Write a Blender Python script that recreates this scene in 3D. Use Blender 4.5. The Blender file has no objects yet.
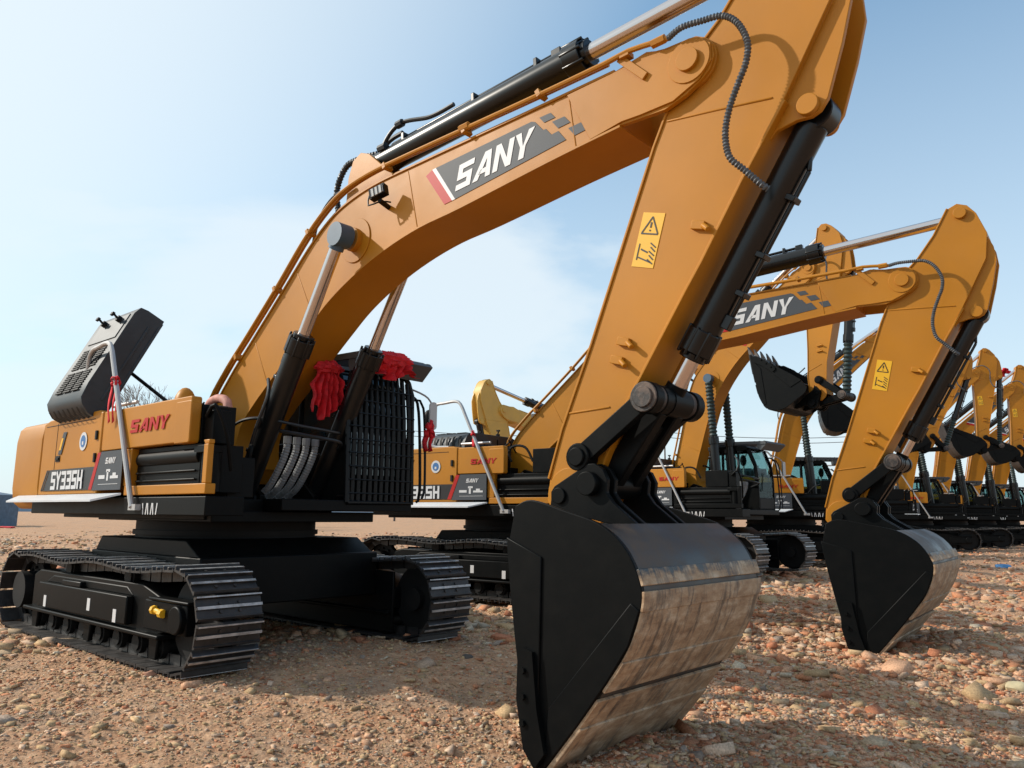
import bpy, math, random
import numpy as np
from mathutils import Vector, Matrix, noise
random.seed(7); rng = np.random.default_rng(11)
R = math.radians
SC = bpy.context.scene
COL = SC.collection

# ---------------------------------------------------------------- camera
cd = bpy.data.cameras.new('camera'); cam = bpy.data.objects.new('camera', cd); COL.objects.link(cam)
CP = Vector((8.77, -4.88, 1.32)); YAW, PIT, ROL, FPX = 2.2937, 0.1653, 0.0091, 783.4
fw = Vector((math.cos(YAW)*math.cos(PIT), math.sin(YAW)*math.cos(PIT), math.sin(PIT)))
rt = Vector((math.sin(YAW), -math.cos(YAW), 0)); up = rt.cross(fw)
r2 = rt*math.cos(ROL)+up*math.sin(ROL); u2 = up*math.cos(ROL)-rt*math.sin(ROL)
m3 = Matrix((r2, u2, -fw)).transposed()
cam.matrix_world = Matrix.Translation(CP) @ m3.to_4x4()
cd.sensor_fit = 'HORIZONTAL'; cd.sensor_width = 36; cd.lens = FPX/1024*36
cd.clip_start = 0.05; cd.clip_end = 3000
SC.camera = cam
# ---------------------------------------------------------------- light, sky, exposure
SUN_AZ, SUN_EL = R(-147), R(33)
w = bpy.data.worlds.new('World'); SC.world = w; w.use_nodes = True
N, L = w.node_tree.nodes, w.node_tree.links
N.clear()
out = N.new('ShaderNodeOutputWorld'); bg = N.new('ShaderNodeBackground'); bg.inputs[1].default_value = 0.137
sky = N.new('ShaderNodeTexSky'); sky.sky_type = 'NISHITA'; sky.sun_disc = False
sky.sun_elevation = SUN_EL; sky.sun_rotation = math.pi/2 - SUN_AZ
sky.air_density = 1.0; sky.dust_density = 2.2; sky.ozone_density = 1.6; sky.altitude = 60
tc = N.new('ShaderNodeTexCoord'); mp = N.new('ShaderNodeMapping'); mp.inputs['Scale'].default_value = (1.0, 1.0, 2.6)
mp.inputs['Location'].default_value = (21.9, 14.1, 2.3)
nz = N.new('ShaderNodeTexNoise'); nz.inputs['Scale'].default_value = 1.3; nz.inputs['Detail'].default_value = 9; nz.inputs['Roughness'].default_value = 0.52
nz.inputs['Distortion'].default_value = 0.25
rp = N.new('ShaderNodeValToRGB'); rp.color_ramp.elements[0].position = 0.33; rp.color_ramp.elements[1].position = 0.54; rp.color_ramp.interpolation = 'EASE'
rp.color_ramp.elements[0].color = (0, 0, 0, 1); rp.color_ramp.elements[1].color = (0.85, 0.85, 0.85, 1)
sx = N.new('ShaderNodeSeparateXYZ'); hz = N.new('ShaderNodeMapRange')
hz.inputs['From Min'].default_value = 0.0; hz.inputs['From Max'].default_value = 0.70; hz.inputs['To Min'].default_value = 0.88; hz.inputs['To Max'].default_value = 0.03
fade = N.new('ShaderNodeMapRange'); fade.inputs['From Min'].default_value = 0.50; fade.inputs['From Max'].default_value = 0.34
fade.inputs['To Min'].default_value = 0.05; fade.inputs['To Max'].default_value = 1
mul = N.new('ShaderNodeMath'); mul.operation = 'MULTIPLY'
mx = N.new('ShaderNodeMath'); mx.operation = 'MAXIMUM'
mix = N.new('ShaderNodeMixRGB'); mix.inputs[2].default_value = (4.75, 5.2, 5.45, 1)
L.new(tc.outputs['Generated'], mp.inputs[0]); L.new(mp.outputs[0], nz.inputs[0]); L.new(nz.outputs[0], rp.inputs[0])
L.new(tc.outputs['Generated'], sx.inputs[0]); L.new(sx.outputs[2], hz.inputs[0]); L.new(sx.outputs[2], fade.inputs[0])
L.new(rp.outputs[0], mul.inputs[0]); L.new(fade.outputs[0], mul.inputs[1])
L.new(mul.outputs[0], mx.inputs[0]); L.new(hz.outputs[0], mx.inputs[1])
tint = N.new('ShaderNodeMixRGB'); tint.blend_type = 'MULTIPLY'; tint.inputs[0].default_value = 1; tint.inputs[2].default_value = (0.46, 1.0, 1.14, 1); L.new(sky.outputs[0], tint.inputs[1])
dp = N.new('ShaderNodeVectorMath'); dp.operation = 'DOT_PRODUCT'; L.new(tc.outputs['Generated'], dp.inputs[0])
dp.inputs[1].default_value = (math.cos(SUN_AZ)*math.cos(SUN_EL), math.sin(SUN_AZ)*math.cos(SUN_EL), math.sin(SUN_EL))
gl = N.new('ShaderNodeMapRange'); gl.interpolation_type = 'SMOOTHSTEP'; gl.inputs['From Min'].default_value = 0.05; gl.inputs['From Max'].default_value = 0.85; gl.inputs['To Max'].default_value = 0.92; L.new(dp.outputs['Value'], gl.inputs[0])
mx2 = N.new('ShaderNodeMath'); mx2.operation = 'MAXIMUM'; L.new(mx.outputs[0], mx2.inputs[0]); L.new(gl.outputs[0], mx2.inputs[1])
L.new(mx2.outputs[0], mix.inputs[0]); L.new(tint.outputs[0], mix.inputs[1]); L.new(mix.outputs[0], bg.inputs[0]); L.new(bg.outputs[0], out.inputs[0])
sl = bpy.data.lights.new('sun', 'SUN'); sl.energy = 3.1; sl.angle = R(1.2); sl.color = (1.0, 0.92, 0.81)
so = bpy.data.objects.new('sun', sl); COL.objects.link(so)
sd = Vector((math.cos(SUN_AZ)*math.cos(SUN_EL), math.sin(SUN_AZ)*math.cos(SUN_EL), math.sin(SUN_EL)))
so.rotation_euler = sd.to_track_quat('Z', 'Y').to_euler(); so.location = (0, 0, 30)
SC.view_settings.view_transform = 'Standard'; SC.view_settings.look = 'None'; SC.view_settings.gamma = 1
SC.view_settings.exposure = 0.42
SC.render.engine = 'CYCLES'

# ---------------------------------------------------------------- materials
def mat(name, col, rough=0.5, metal=0.0, bump=0.0, bscale=20, var=0.0, vscale=3, dust=0.0, dcol=(0.30, 0.22, 0.15), dscale=4, coat=0.0, spec=0.5, topdust=0.0):
    m = bpy.data.materials.new(name); m.use_nodes = True; nt = m.node_tree; n = nt.nodes; l = nt.links
    b = n['Principled BSDF']; b.inputs['Roughness'].default_value = rough; b.inputs['Metallic'].default_value = metal
    b.inputs['Specular IOR Level'].default_value = spec
    if coat: b.inputs['Coat Weight'].default_value = coat; b.inputs['Coat Roughness'].default_value = 0.15
    t = n.new('ShaderNodeTexCoord')
    c = n.new('ShaderNodeRGB'); c.outputs[0].default_value = (*col, 1); src = c.outputs[0]
    if var:
        z = n.new('ShaderNodeTexNoise'); z.inputs['Scale'].default_value = vscale; z.inputs['Detail'].default_value = 6
        l.new(t.outputs['Object'], z.inputs[0])
        r = n.new('ShaderNodeMapRange'); r.inputs['From Min'].default_value = 0.3; r.inputs['From Max'].default_value = 0.7
        r.inputs['To Min'].default_value = 1-var; r.inputs['To Max'].default_value = 1+var; l.new(z.outputs[0], r.inputs[0])
        x = n.new('ShaderNodeVectorMath'); x.operation = 'SCALE'; l.new(src, x.inputs[0]); l.new(r.outputs[0], x.inputs['Scale']); src = x.outputs[0]
    if dust or topdust:
        z = n.new('ShaderNodeTexNoise'); z.inputs['Scale'].default_value = dscale; z.inputs['Detail'].default_value = 10; z.inputs['Roughness'].default_value = 0.65
        l.new(t.outputs['Object'], z.inputs[0])
        r = n.new('ShaderNodeMapRange'); r.inputs['From Min'].default_value = 0.42; r.inputs['From Max'].default_value = 0.72
        r.inputs['To Max'].default_value = dust; l.new(z.outputs[0], r.inputs[0]); f = r.outputs[0]
        if topdust:
            g = n.new('ShaderNodeNewGeometry'); s = n.new('ShaderNodeSeparateXYZ'); l.new(g.outputs['Normal'], s.inputs[0])
            r3 = n.new('ShaderNodeMapRange'); r3.inputs['From Min'].default_value = 0.45; r3.inputs['From Max'].default_value = 1.0; r3.inputs['To Max'].default_value = topdust
            l.new(s.outputs[2], r3.inputs[0]); a = n.new('ShaderNodeMath'); a.operation = 'MULTIPLY'; l.new(r3.outputs[0], a.inputs[0])
            r4 = n.new('ShaderNodeMapRange'); r4.inputs['From Min'].default_value = 0.3; r4.inputs['From Max'].default_value = 0.6; l.new(z.outputs[0], r4.inputs[0]); l.new(r4.outputs[0], a.inputs[1])
            ad = n.new('ShaderNodeMath'); ad.operation = 'MAXIMUM'; l.new(a.outputs[0], ad.inputs[0]); l.new(f, ad.inputs[1]); f = ad.outputs[0]
        x = n.new('ShaderNodeMixRGB'); x.inputs[2].default_value = (*dcol, 1); l.new(f, x.inputs[0]); l.new(src, x.inputs[1]); src = x.outputs[0]
        rr = n.new('ShaderNodeMapRange'); rr.inputs['To Min'].default_value = rough; rr.inputs['To Max'].default_value = 0.9; l.new(f, rr.inputs[0]); l.new(rr.outputs[0], b.inputs['Roughness'])
    l.new(src, b.inputs['Base Color'])
    if bump:
        z = n.new('ShaderNodeTexNoise'); z.inputs['Scale'].default_value = bscale; z.inputs['Detail'].default_value = 8
        l.new(t.outputs['Object'], z.inputs[0]); q = n.new('ShaderNodeBump'); q.inputs['Strength'].default_value = bump; q.inputs['Distance'].default_value = 0.01
        l.new(z.outputs[0], q.inputs['Height']); l.new(q.outputs[0], b.inputs['Normal'])
    return m
M = {}
M['orange'] = mat('orange_paint', (0.45, 0.178, 0.009), 0.46, var=0.11, vscale=0.9, dust=0.16, dcol=(0.36, 0.17, 0.05), dscale=2.2, bump=0.35, bscale=1.3, topdust=0.45, spec=0.28)
M['yellow'] = mat('yellow_paint', (0.60, 0.36, 0.06), 0.45, var=0.06, dust=0.15)
M['black'] = mat('black_paint', (0.0035, 0.0042, 0.0045), 0.42, dust=0.08, dcol=(0.03, 0.025, 0.02), dscale=6, bump=0.05, bscale=30, topdust=0.10, spec=0.10)
M['blackg'] = mat('black_gloss', (0.004, 0.0048, 0.0055), 0.28, dust=0.06, dcol=(0.03, 0.025, 0.02), spec=0.4)
M['blackm'] = mat('black_matt', (0.006, 0.0063, 0.0066), 0.62, var=0.2, dust=0.08, dcol=(0.05, 0.04, 0.03), spec=0.25)
M['track'] = mat('track_steel', (0.016, 0.016, 0.017), 0.42, var=0.3, vscale=8, dust=0.30, dcol=(0.10, 0.08, 0.065), dscale=7, bump=0.3, bscale=40, topdust=0.35)
M['trackold'] = mat('worn_track_steel', (0.05, 0.043, 0.038), 0.5, var=0.3, vscale=8, dust=0.6, dcol=(0.22, 0.17, 0.13), dscale=7, bump=0.3)
M['hose'] = mat('hose_rubber', (0.010, 0.012, 0.014), 0.45)
M['hosegrey'] = mat('hose_wrap', (0.075, 0.082, 0.09), 0.5)
M['braid'] = mat('braided_hose', (0.17, 0.18, 0.19), 0.5)
M['chrome'] = mat('chrome_rod', (0.62, 0.56, 0.54), 0.16, metal=1.0)
M['steel'] = mat('galvanised_tube', (0.46, 0.45, 0.44), 0.45, metal=0.35)
M['white'] = mat('white_panel', (0.62, 0.64, 0.66), 0.4, var=0.05)
M['decalgrey'] = mat('decal_grey', (0.062, 0.070, 0.080), 0.55, spec=0.25)
M['decalblack'] = mat('decal_black', (0.014, 0.014, 0.016), 0.4)
M['decalwhite'] = mat('decal_white', (0.62, 0.62, 0.62), 0.5)
M['red'] = mat('decal_red', (0.44, 0.014, 0.012), 0.5, spec=0.25)
M['cloth'] = mat('red_cloth', (0.60, 0.012, 0.022), 0.75, var=0.25, vscale=14)
M['label'] = mat('label_yellow', (0.78, 0.42, 0.01), 0.5)
M['blue'] = mat('emblem_blue', (0.03, 0.14, 0.36), 0.5)
M['hood'] = mat('hood_grey', (0.018, 0.026, 0.033), 0.45, dust=0.35, dcol=(0.09, 0.10, 0.105), dscale=3, topdust=0.35)
M['rust'] = mat('worn_casting', (0.022, 0.019, 0.018), 0.55, dust=0.95, dcol=(0.24, 0.165, 0.125), dscale=7, bump=0.3, bscale=30)
M['lamp'] = mat('lamp_glass', (0.55, 0.55, 0.52), 0.25)
M['blueend'] = mat('blue_cap', (0.035, 0.085, 0.14), 0.45, dust=0.2, dcol=(0.12, 0.15, 0.18))
M['darkin'] = mat('cab_interior', (0.02, 0.02, 0.022), 0.8)
g = bpy.data.materials.new('window_glass'); g.use_nodes = True; nt = g.node_tree
b = nt.nodes['Principled BSDF']; b.inputs['Base Color'].default_value = (0.38, 0.55, 0.55, 1); b.inputs['Roughness'].default_value = 0.03
b.inputs['Transmission Weight'].default_value = 1.0; b.inputs['IOR'].default_value = 1.15; M['glass'] = g

M['glassdark'] = mat('dark_window', (0.012, 0.022, 0.028), 0.06, spec=1.0)
M['wrap'] = mat('spiral_wrap', (0.018, 0.035, 0.033), 0.55)
def bucket_mat():                                   # black paint worn to dusty clay on the digging side
    m = bpy.data.materials.new('bucket_back'); m.use_nodes = True; n = m.node_tree.nodes; l = m.node_tree.links
    b = n['Principled BSDF']; t = n.new('ShaderNodeTexCoord'); s = n.new('ShaderNodeSeparateXYZ'); l.new(t.outputs['Object'], s.inputs[0])
    mpp = n.new('ShaderNodeMapping'); mpp.inputs['Scale'].default_value = (1.2, 2.2, 6); l.new(t.outputs['Object'], mpp.inputs[0])
    z = n.new('ShaderNodeTexNoise'); z.inputs['Scale'].default_value = 2.2; z.inputs['Detail'].default_value = 10; z.inputs['Roughness'].default_value = 0.7; l.new(mpp.outputs[0], z.inputs[0])
    mp2 = n.new('ShaderNodeMapping'); mp2.inputs['Scale'].default_value = (3, 14, 1.0); l.new(t.outputs['Object'], mp2.inputs[0])
    zs = n.new('ShaderNodeTexNoise'); zs.inputs['Scale'].default_value = 2.0; zs.inputs['Detail'].default_value = 6; l.new(mp2.outputs[0], zs.inputs[0])
    # height threshold ragged by noise
    a = n.new('ShaderNodeMath'); a.operation = 'MULTIPLY_ADD'; a.inputs[1].default_value = -0.22; l.new(z.outputs[0], a.inputs[0]); l.new(s.outputs[2], a.inputs[2])
    a2 = n.new('ShaderNodeMath'); a2.operation = 'MULTIPLY_ADD'; a2.inputs[1].default_value = -0.20; l.new(zs.outputs[0], a2.inputs[0]); l.new(a.outputs[0], a2.inputs[2])
    r = n.new('ShaderNodeMapRange'); r.inputs['From Min'].default_value = -0.66; r.inputs['From Max'].default_value = -0.72; r.inputs['To Max'].default_value = 0.95; l.new(a2.outputs[0], r.inputs[0])
    mp3 = n.new('ShaderNodeMapping'); mp3.inputs['Scale'].default_value = (1.0, 5.5, 1.2); mp3.inputs['Rotation'].default_value = (0.35, 0, 0); l.new(t.outputs['Object'], mp3.inputs[0])
    z3 = n.new('ShaderNodeTexNoise'); z3.inputs['Scale'].default_value = 1.7; z3.inputs['Detail'].default_value = 11; z3.inputs['Roughness'].default_value = 0.72; l.new(mp3.outputs[0], z3.inputs[0])
    rz = n.new('ShaderNodeMapRange'); rz.inputs['From Min'].default_value = 0.50; rz.inputs['From Max'].default_value = 0.62; rz.inputs['To Min'].default_value = 1.0; rz.inputs['To Max'].default_value = 0.30; l.new(z3.outputs[0], rz.inputs[0])
    f = n.new('ShaderNodeMath'); f.operation = 'MULTIPLY'; l.new(r.outputs[0], f.inputs[0]); l.new(rz.outputs[0], f.inputs[1])
    dc = n.new('ShaderNodeValToRGB'); cr = dc.color_ramp; cr.elements.new(0.5)
    for q_, (p_, c_) in zip(cr.elements, [(0.30, (0.26, 0.15, 0.08)), (0.5, (0.42, 0.28, 0.165)), (0.70, (0.60, 0.47, 0.33))]): q_.position = p_; q_.color = (*c_, 1)
    l.new(z.outputs[0], dc.inputs[0])
    x = n.new('ShaderNodeMixRGB'); x.inputs[1].default_value = (0.018, 0.023, 0.028, 1); l.new(dc.outputs[0], x.inputs[2]); l.new(f.outputs[0], x.inputs[0]); l.new(x.outputs[0], b.inputs['Base Color'])
    rr = n.new('ShaderNodeMapRange'); rr.inputs['To Min'].default_value = 0.38; rr.inputs['To Max'].default_value = 0.8; l.new(f.outputs[0], rr.inputs[0]); l.new(rr.outputs[0], b.inputs['Roughness'])
    q = n.new('ShaderNodeBump'); q.inputs['Strength'].default_value = 0.35; q.inputs['Distance'].default_value = 0.02; l.new(z.outputs[0], q.inputs['Height']); l.new(q.outputs[0], b.inputs['Normal'])
    return m
M['bucket'] = bucket_mat()
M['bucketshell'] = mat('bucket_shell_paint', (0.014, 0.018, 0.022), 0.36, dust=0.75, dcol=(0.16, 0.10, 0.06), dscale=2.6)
M['bucketclean'] = mat('painted_bucket', (0.010, 0.012, 0.014), 0.42, dust=0.25, dcol=(0.05, 0.042, 0.035), spec=0.25)
M['guardpaint'] = mat('glossy_guard_paint', (0.003, 0.004, 0.005), 0.38, spec=0.22)
M['pink'] = mat('pipe_lagging', (0.50, 0.22, 0.17), 0.7, var=0.3, vscale=12)
M['polish'] = mat('polished_grouser', (0.42, 0.41, 0.40), 0.42, metal=0.3, var=0.4, vscale=14)

# ---------------------------------------------------------------- mesh helpers
class MB:
    def __init__(s): s.v = []; s.f = []; s.mi = []; s.c = 0
    def add(s, vs, fs):
        o = len(s.v); s.v += [tuple(p) for p in vs]; s.f += [tuple(i+o for i in q) for q in fs]; s.mi += [s.c]*len(fs); return s
    def box(s, x0, x1, y0, y1, z0, z1, rot=None):
        vs = [(x, y, z) for x in (x0, x1) for y in (y0, y1) for z in (z0, z1)]
        if rot:
            c = Vector(((x0+x1)/2, (y0+y1)/2, (z0+z1)/2)); vs = [c + rot @ (Vector(p)-c) for p in vs]
        return s.add(vs, [(0, 1, 3, 2), (4, 6, 7, 5), (0, 4, 5, 1), (2, 3, 7, 6), (0, 2, 6, 4), (1, 5, 7, 3)])
    def prism(s, pts, y0, y1):                      # profile in (x, z)
        n = len(pts); a = sum(pts[i][0]*pts[(i+1) % n][1]-pts[(i+1) % n][0]*pts[i][1] for i in range(n))
        if a < 0: pts = pts[::-1]
        if y0 > y1: y0, y1 = y1, y0
        vs = [(x, y0, z) for x, z in pts] + [(x, y1, z) for x, z in pts]
        fs = [tuple(range(n)), tuple(range(2*n-1, n-1, -1))] + [(i, i+n, (i+1) % n+n, (i+1) % n) for i in range(n)]
        return s.add(vs, fs)
    def strip(s, pts, t, y0, y1, side=1):           # plate of thickness t along an open (x,z) line
        P = [Vector(p) for p in pts]; q = []
        for i, p in enumerate(P):
            d = (P[min(i+1, len(P)-1)]-P[max(i-1, 0)]).normalized(); q.append(p+Vector((-d.y, d.x))*t*side)
        for i in range(len(P)-1):
            pass
        n = len(P); vs = []
        for i in range(n):
            vs += [(P[i].x, y0, P[i].y), (P[i].x, y1, P[i].y), (q[i].x, y1, q[i].y), (q[i].x, y0, q[i].y)]
        fs = []
        for i in range(n-1):
            a, b_ = 4*i, 4*i+4
            for k in range(4): fs.append((a+k, a+(k+1) % 4, b_+(k+1) % 4, b_+k))
        fs += [(3, 2, 1, 0), (4*n-4, 4*n-3, 4*n-2, 4*n-1)]
        return s.add(vs, fs)
    def cyl(s, p0, p1, r, r1=None, n=16, cap=True):
        p0, p1 = Vector(p0), Vector(p1); r1 = r if r1 is None else r1
        d = (p1-p0).normalized(); a = d.orthogonal().normalized(); b_ = d.cross(a)
        vs = []
        for p, rr in ((p0, r), (p1, r1)):
            for i in range(n):
                t = 2*math.pi*i/n; vs.append(p+a*math.cos(t)*rr+b_*math.sin(t)*rr)
        fs = [(i, (i+1) % n, (i+1) % n+n, i+n) for i in range(n)]
        if cap: fs += [tuple(range(n-1, -1, -1)), tuple(range(n, 2*n))]
        return s.add(vs, fs)
    def ring(s, cx, cz, ro, ri, y0, y1, n=20):
        vs = []
        for y in (y0, y1):
            for r_ in (ro, ri):
                for i in range(n):
                    t = 2*math.pi*i/n; vs.append((cx+r_*math.cos(t), y, cz+r_*math.sin(t)))
        fs = []
        for i in range(n):
            j = (i+1) % n
            fs += [(i, j, n+j, n+i), (2*n+j, 2*n+i, 3*n+i, 3*n+j), (j, i, 2*n+i, 2*n+j), (n+i, n+j, 3*n+j, 3*n+i)]
        return s.add(vs, fs)
    def tube(s, pts, r, n=8, step=0.05, rib=0.0, ribp=0.04, smooth=True):
        P = [Vector(p) for p in pts]
        if smooth and len(P) > 2:
            Q = []
            for i in range(len(P)-1):
                a, b_, c, d = P[max(i-1, 0)], P[i], P[i+1], P[min(i+2, len(P)-1)]
                k = max(2, int((c-b_).length/step))
                for j in range(k):
                    t = j/k; Q.append(0.5*((2*b_)+(c-a)*t+(2*a-5*b_+4*c-d)*t*t+(-a+3*b_-3*c+d)*t**3))
            Q.append(P[-1]); P = Q
        vs = []; nrm = None; m = len(P); acc = 0
        for i, p in enumerate(P):
            d = (P[min(i+1, m-1)]-P[max(i-1, 0)])
            d = d.normalized() if d.length > 1e-9 else Vector((0, 0, 1))
            nrm = d.orthogonal().normalized() if nrm is None else (nrm-d*nrm.dot(d)).normalized()
            b_ = d.cross(nrm); 
            if i: acc += (p-P[i-1]).length
            rr = r*(1+rib*(0.5+0.5*math.sin(acc/ribp*2*math.pi))) if rib else r
            for k in range(n):
                t = 2*math.pi*k/n; vs.append(p+nrm*math.cos(t)*rr+b_*math.sin(t)*rr)
        fs = [(i*n+k, i*n+(k+1) % n, (i+1)*n+(k+1) % n, (i+1)*n+k) for i in range(m-1) for k in range(n)]
        fs += [tuple(range(n-1, -1, -1)), tuple(range((m-1)*n, m*n))]
        return s.add(vs, fs)
    def mesh(s, name, mats, bevel=None, smooth=35):
        me = bpy.data.meshes.new(name); me.from_pydata(s.v, [], s.f)
        for m_ in (mats if isinstance(mats, (list, tuple)) else [mats]): me.materials.append(M[m_])
        me.polygons.foreach_set('material_index', s.mi)
        me.polygons.foreach_set('use_smooth', [True]*len(s.f)); me.update()
        if smooth: me.set_sharp_from_angle(angle=R(smooth))
        return me

CACHE = {}
def part(name, key, build, mats, parent, loc=(0, 0, 0), rot=(0, 0, 0), bevel=0.0, label=None):
    if key is None or key not in CACHE:
        mb = MB(); build(mb); me = mb.mesh(name, mats)
        if key: CACHE[key] = me
    else: me = CACHE[key]
    o = bpy.data.objects.new(name, me); COL.objects.link(o); o.parent = parent
    o.location = loc; o.rotation_euler = rot
    if bevel:
        b_ = o.modifiers.new('bevel', 'BEVEL'); b_.width = bevel; b_.segments = 2; b_.limit_method = 'ANGLE'; b_.angle_limit = R(40); b_.harden_normals = False
    if label: o['label'] = label
    return o
def thing(name, label, cat, loc=(0, 0, 0), rot=(0, 0, 0), group=None):
    o = bpy.data.objects.new(name, None); COL.objects.link(o); o.location = loc; o.rotation_euler = rot
    o.empty_display_size = 0.3
    o['label'] = label; o['category'] = cat
    if group: o['group'] = group
    return o
def single(name, build, mats, label, cat, loc=(0, 0, 0), rot=(0, 0, 0), group=None, kind=None, bevel=0):
    o = part(name, None, build, mats, None, loc, rot, bevel)
    if kind: o['kind'] = kind
    if label: o['label'] = label
    if cat: o['category'] = cat
    if group: o['group'] = group
    return o
def rot2(p, a): c, s = math.cos(a), math.sin(a); return (c*p[0]-s*p[1], s*p[0]+c*p[1])
def add2(a, b_): return (a[0]+b_[0], a[1]+b_[1])

# ---------------------------------------------------------------- lettering (drawn as strokes)
def quadbar(mb, a, b_, t, y, th=0.004, shear=0.0, fr=None):
    a, b_ = Vector(a), Vector(b_); d = (b_-a).normalized(); n_ = Vector((-d.y, d.x))*t/2
    q = [a-n_-d*t*0.0, b_-n_, b_+n_, a+n_]
    q = [(p.x+shear*p.y, p.y) for p in q]
    if fr: q = [fr(p) for p in q]
    mb.prism(q, y, y-th)
def polyl(mb, pts, y, fr, th=0.004):
    mb.prism([fr(p) for p in pts], y, y-th)
def sany(mb, fr, h, y, th=0.004):
    """bold slanted capitals S A N Y; fr maps (u,v) to (x,z)"""
    sh = 0.32; wd = 0.86; t = 0.26
    def P(ox, pts): polyl(mb, [((ox+p[0]+sh*p[1])*h, p[1]*h) for p in pts], y, fr, th)
    o = 0
    P(o, [(0, 0), (0.80, 0), (0.80, 0.22), (0, 0.22)]); P(o, [(0.54, 0.22), (0.80, 0.22), (0.80, 0.39), (0.54, 0.39)])
    P(o, [(0.0, 0.39), (0.80, 0.39), (0.80, 0.61), (0, 0.61)]); P(o, [(0, 0.61), (0.26, 0.61), (0.26, 0.78), (0, 0.78)]); P(o, [(0, 0.78), (0.84, 0.78), (0.84, 1), (0, 1)])
    o = 0.93
    P(o, [(0, 0), (0.27, 0), (0.62, 0.74), (0.46, 1)]); P(o, [(0.62, 0.74), (0.66, 0), (0.92, 0), (0.80, 1), (0.46, 1)]); P(o, [(0.24, 0.2), (0.66, 0.2), (0.64, 0.38), (0.36, 0.38)])
    o = 1.97
    P(o, [(0, 0), (0.25, 0), (0.25, 1), (0, 1)]); P(o, [(0.66, 0), (0.91, 0), (0.91, 1), (0.66, 1)]); P(o, [(0.25, 1), (0.25, 0.66), (0.66, 0), (0.66, 0.34)])
    o = 2.95
    P(o, [(0.31, 0), (0.57, 0), (0.57, 0.45), (0.31, 0.45)]); P(o, [(0.31, 0.45), (0.44, 0.45), (0.26, 1), (-0.02, 1)]); P(o, [(0.44, 0.45), (0.57, 0.45), (0.90, 1), (0.62, 1)])
GL = {  # condensed block strokes on a 1 x 2 cell
 'S': [((1, 2), (0, 2)), ((0, 2), (0, 1)), ((0, 1), (1, 1)), ((1, 1), (1, 0)), ((1, 0), (0, 0))],
 'Y': [((0, 2), (.5, 1)), ((1, 2), (.5, 1)), ((.5, 1), (.5, 0))],
 '3': [((0, 2), (1, 2)), ((1, 2), (1, 0)), ((0.2, 1), (1, 1)), ((0, 0), (1, 0))],
 '5': [((1, 2), (0, 2)), ((0, 2), (0, 1)), ((0, 1), (1, 1)), ((1, 1), (1, 0)), ((1, 0), (0, 0))],
 'H': [((0, 0), (0, 2)), ((1, 0), (1, 2)), ((0, 1), (1, 1))]}
def block_text(mb, txt, x0, z0, h, y, adv, wd, t, th=0.004):
    q_ = 0
    for i, ch in enumerate(txt):
        for a, b_ in GL[ch]:
            pa = Vector((x0+i*adv+a[0]*wd, z0+a[1]*h/2)); pb = Vector((x0+i*adv+b_[0]*wd, z0+b_[1]*h/2)); d = (pb-pa).normalized()*t/2
            q_ += 1; quadbar(mb, pa-d, pb+d, t, y-0.00035*q_, th)

# ---------------------------------------------------------------- excavator part shapes
FOOT = (0.37, 1.84); LB = 6.528; LS = 3.054
def catmull(P, k=4):
    P = [Vector(p) for p in P]; Q = []
    for i in range(len(P)-1):
        a, b_, c, d = P[max(i-1, 0)], P[i], P[i+1], P[min(i+2, len(P)-1)]
        for j in range(k):
            t = j/k; Q.append(0.5*((2*b_)+(c-a)*t+(2*a-5*b_+4*c-d)*t*t+(-a+3*b_-3*c+d)*t**3))
    Q.append(P[-1]); return [(q.x, q.y) for q in Q]
B_UP = catmull([(-0.27, 0.42), (-0.06, 0.79), (0.35, 0.98), (0.82, 1.12), (1.55, 1.33), (2.2, 1.52), (2.62, 1.59), (2.95, 1.57), (3.35, 1.47), (3.92, 1.25), (5.25, 0.71), (6.02, 0.40)])
B_LO = catmull([(0.15, -0.10), (0.37, 0.32), (1.25, 0.56), (1.94, 0.71), (2.35, 0.78), (2.83, 0.79), (3.29, 0.745), (3.76, 0.645), (4.26, 0.48), (5.23, 0.19), (5.88, -0.02)])
B_OUT = B_UP + [(6.26, 0.355), (6.42, 0.25)] + [(6.528+0.185*math.cos(t), 0.185*math.sin(t)) for t in [R(75), R(50), R(25), R(0), R(-30), R(-60), R(-85)]] + [(6.40, -0.20), (6.22, -0.18), (6.05, -0.10)] + B_LO[::-1] + [(0.10, -0.19), (-0.03, -0.2), (-0.14, -0.15), (-0.2, -0.05), (-0.2, 0.1)]
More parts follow.
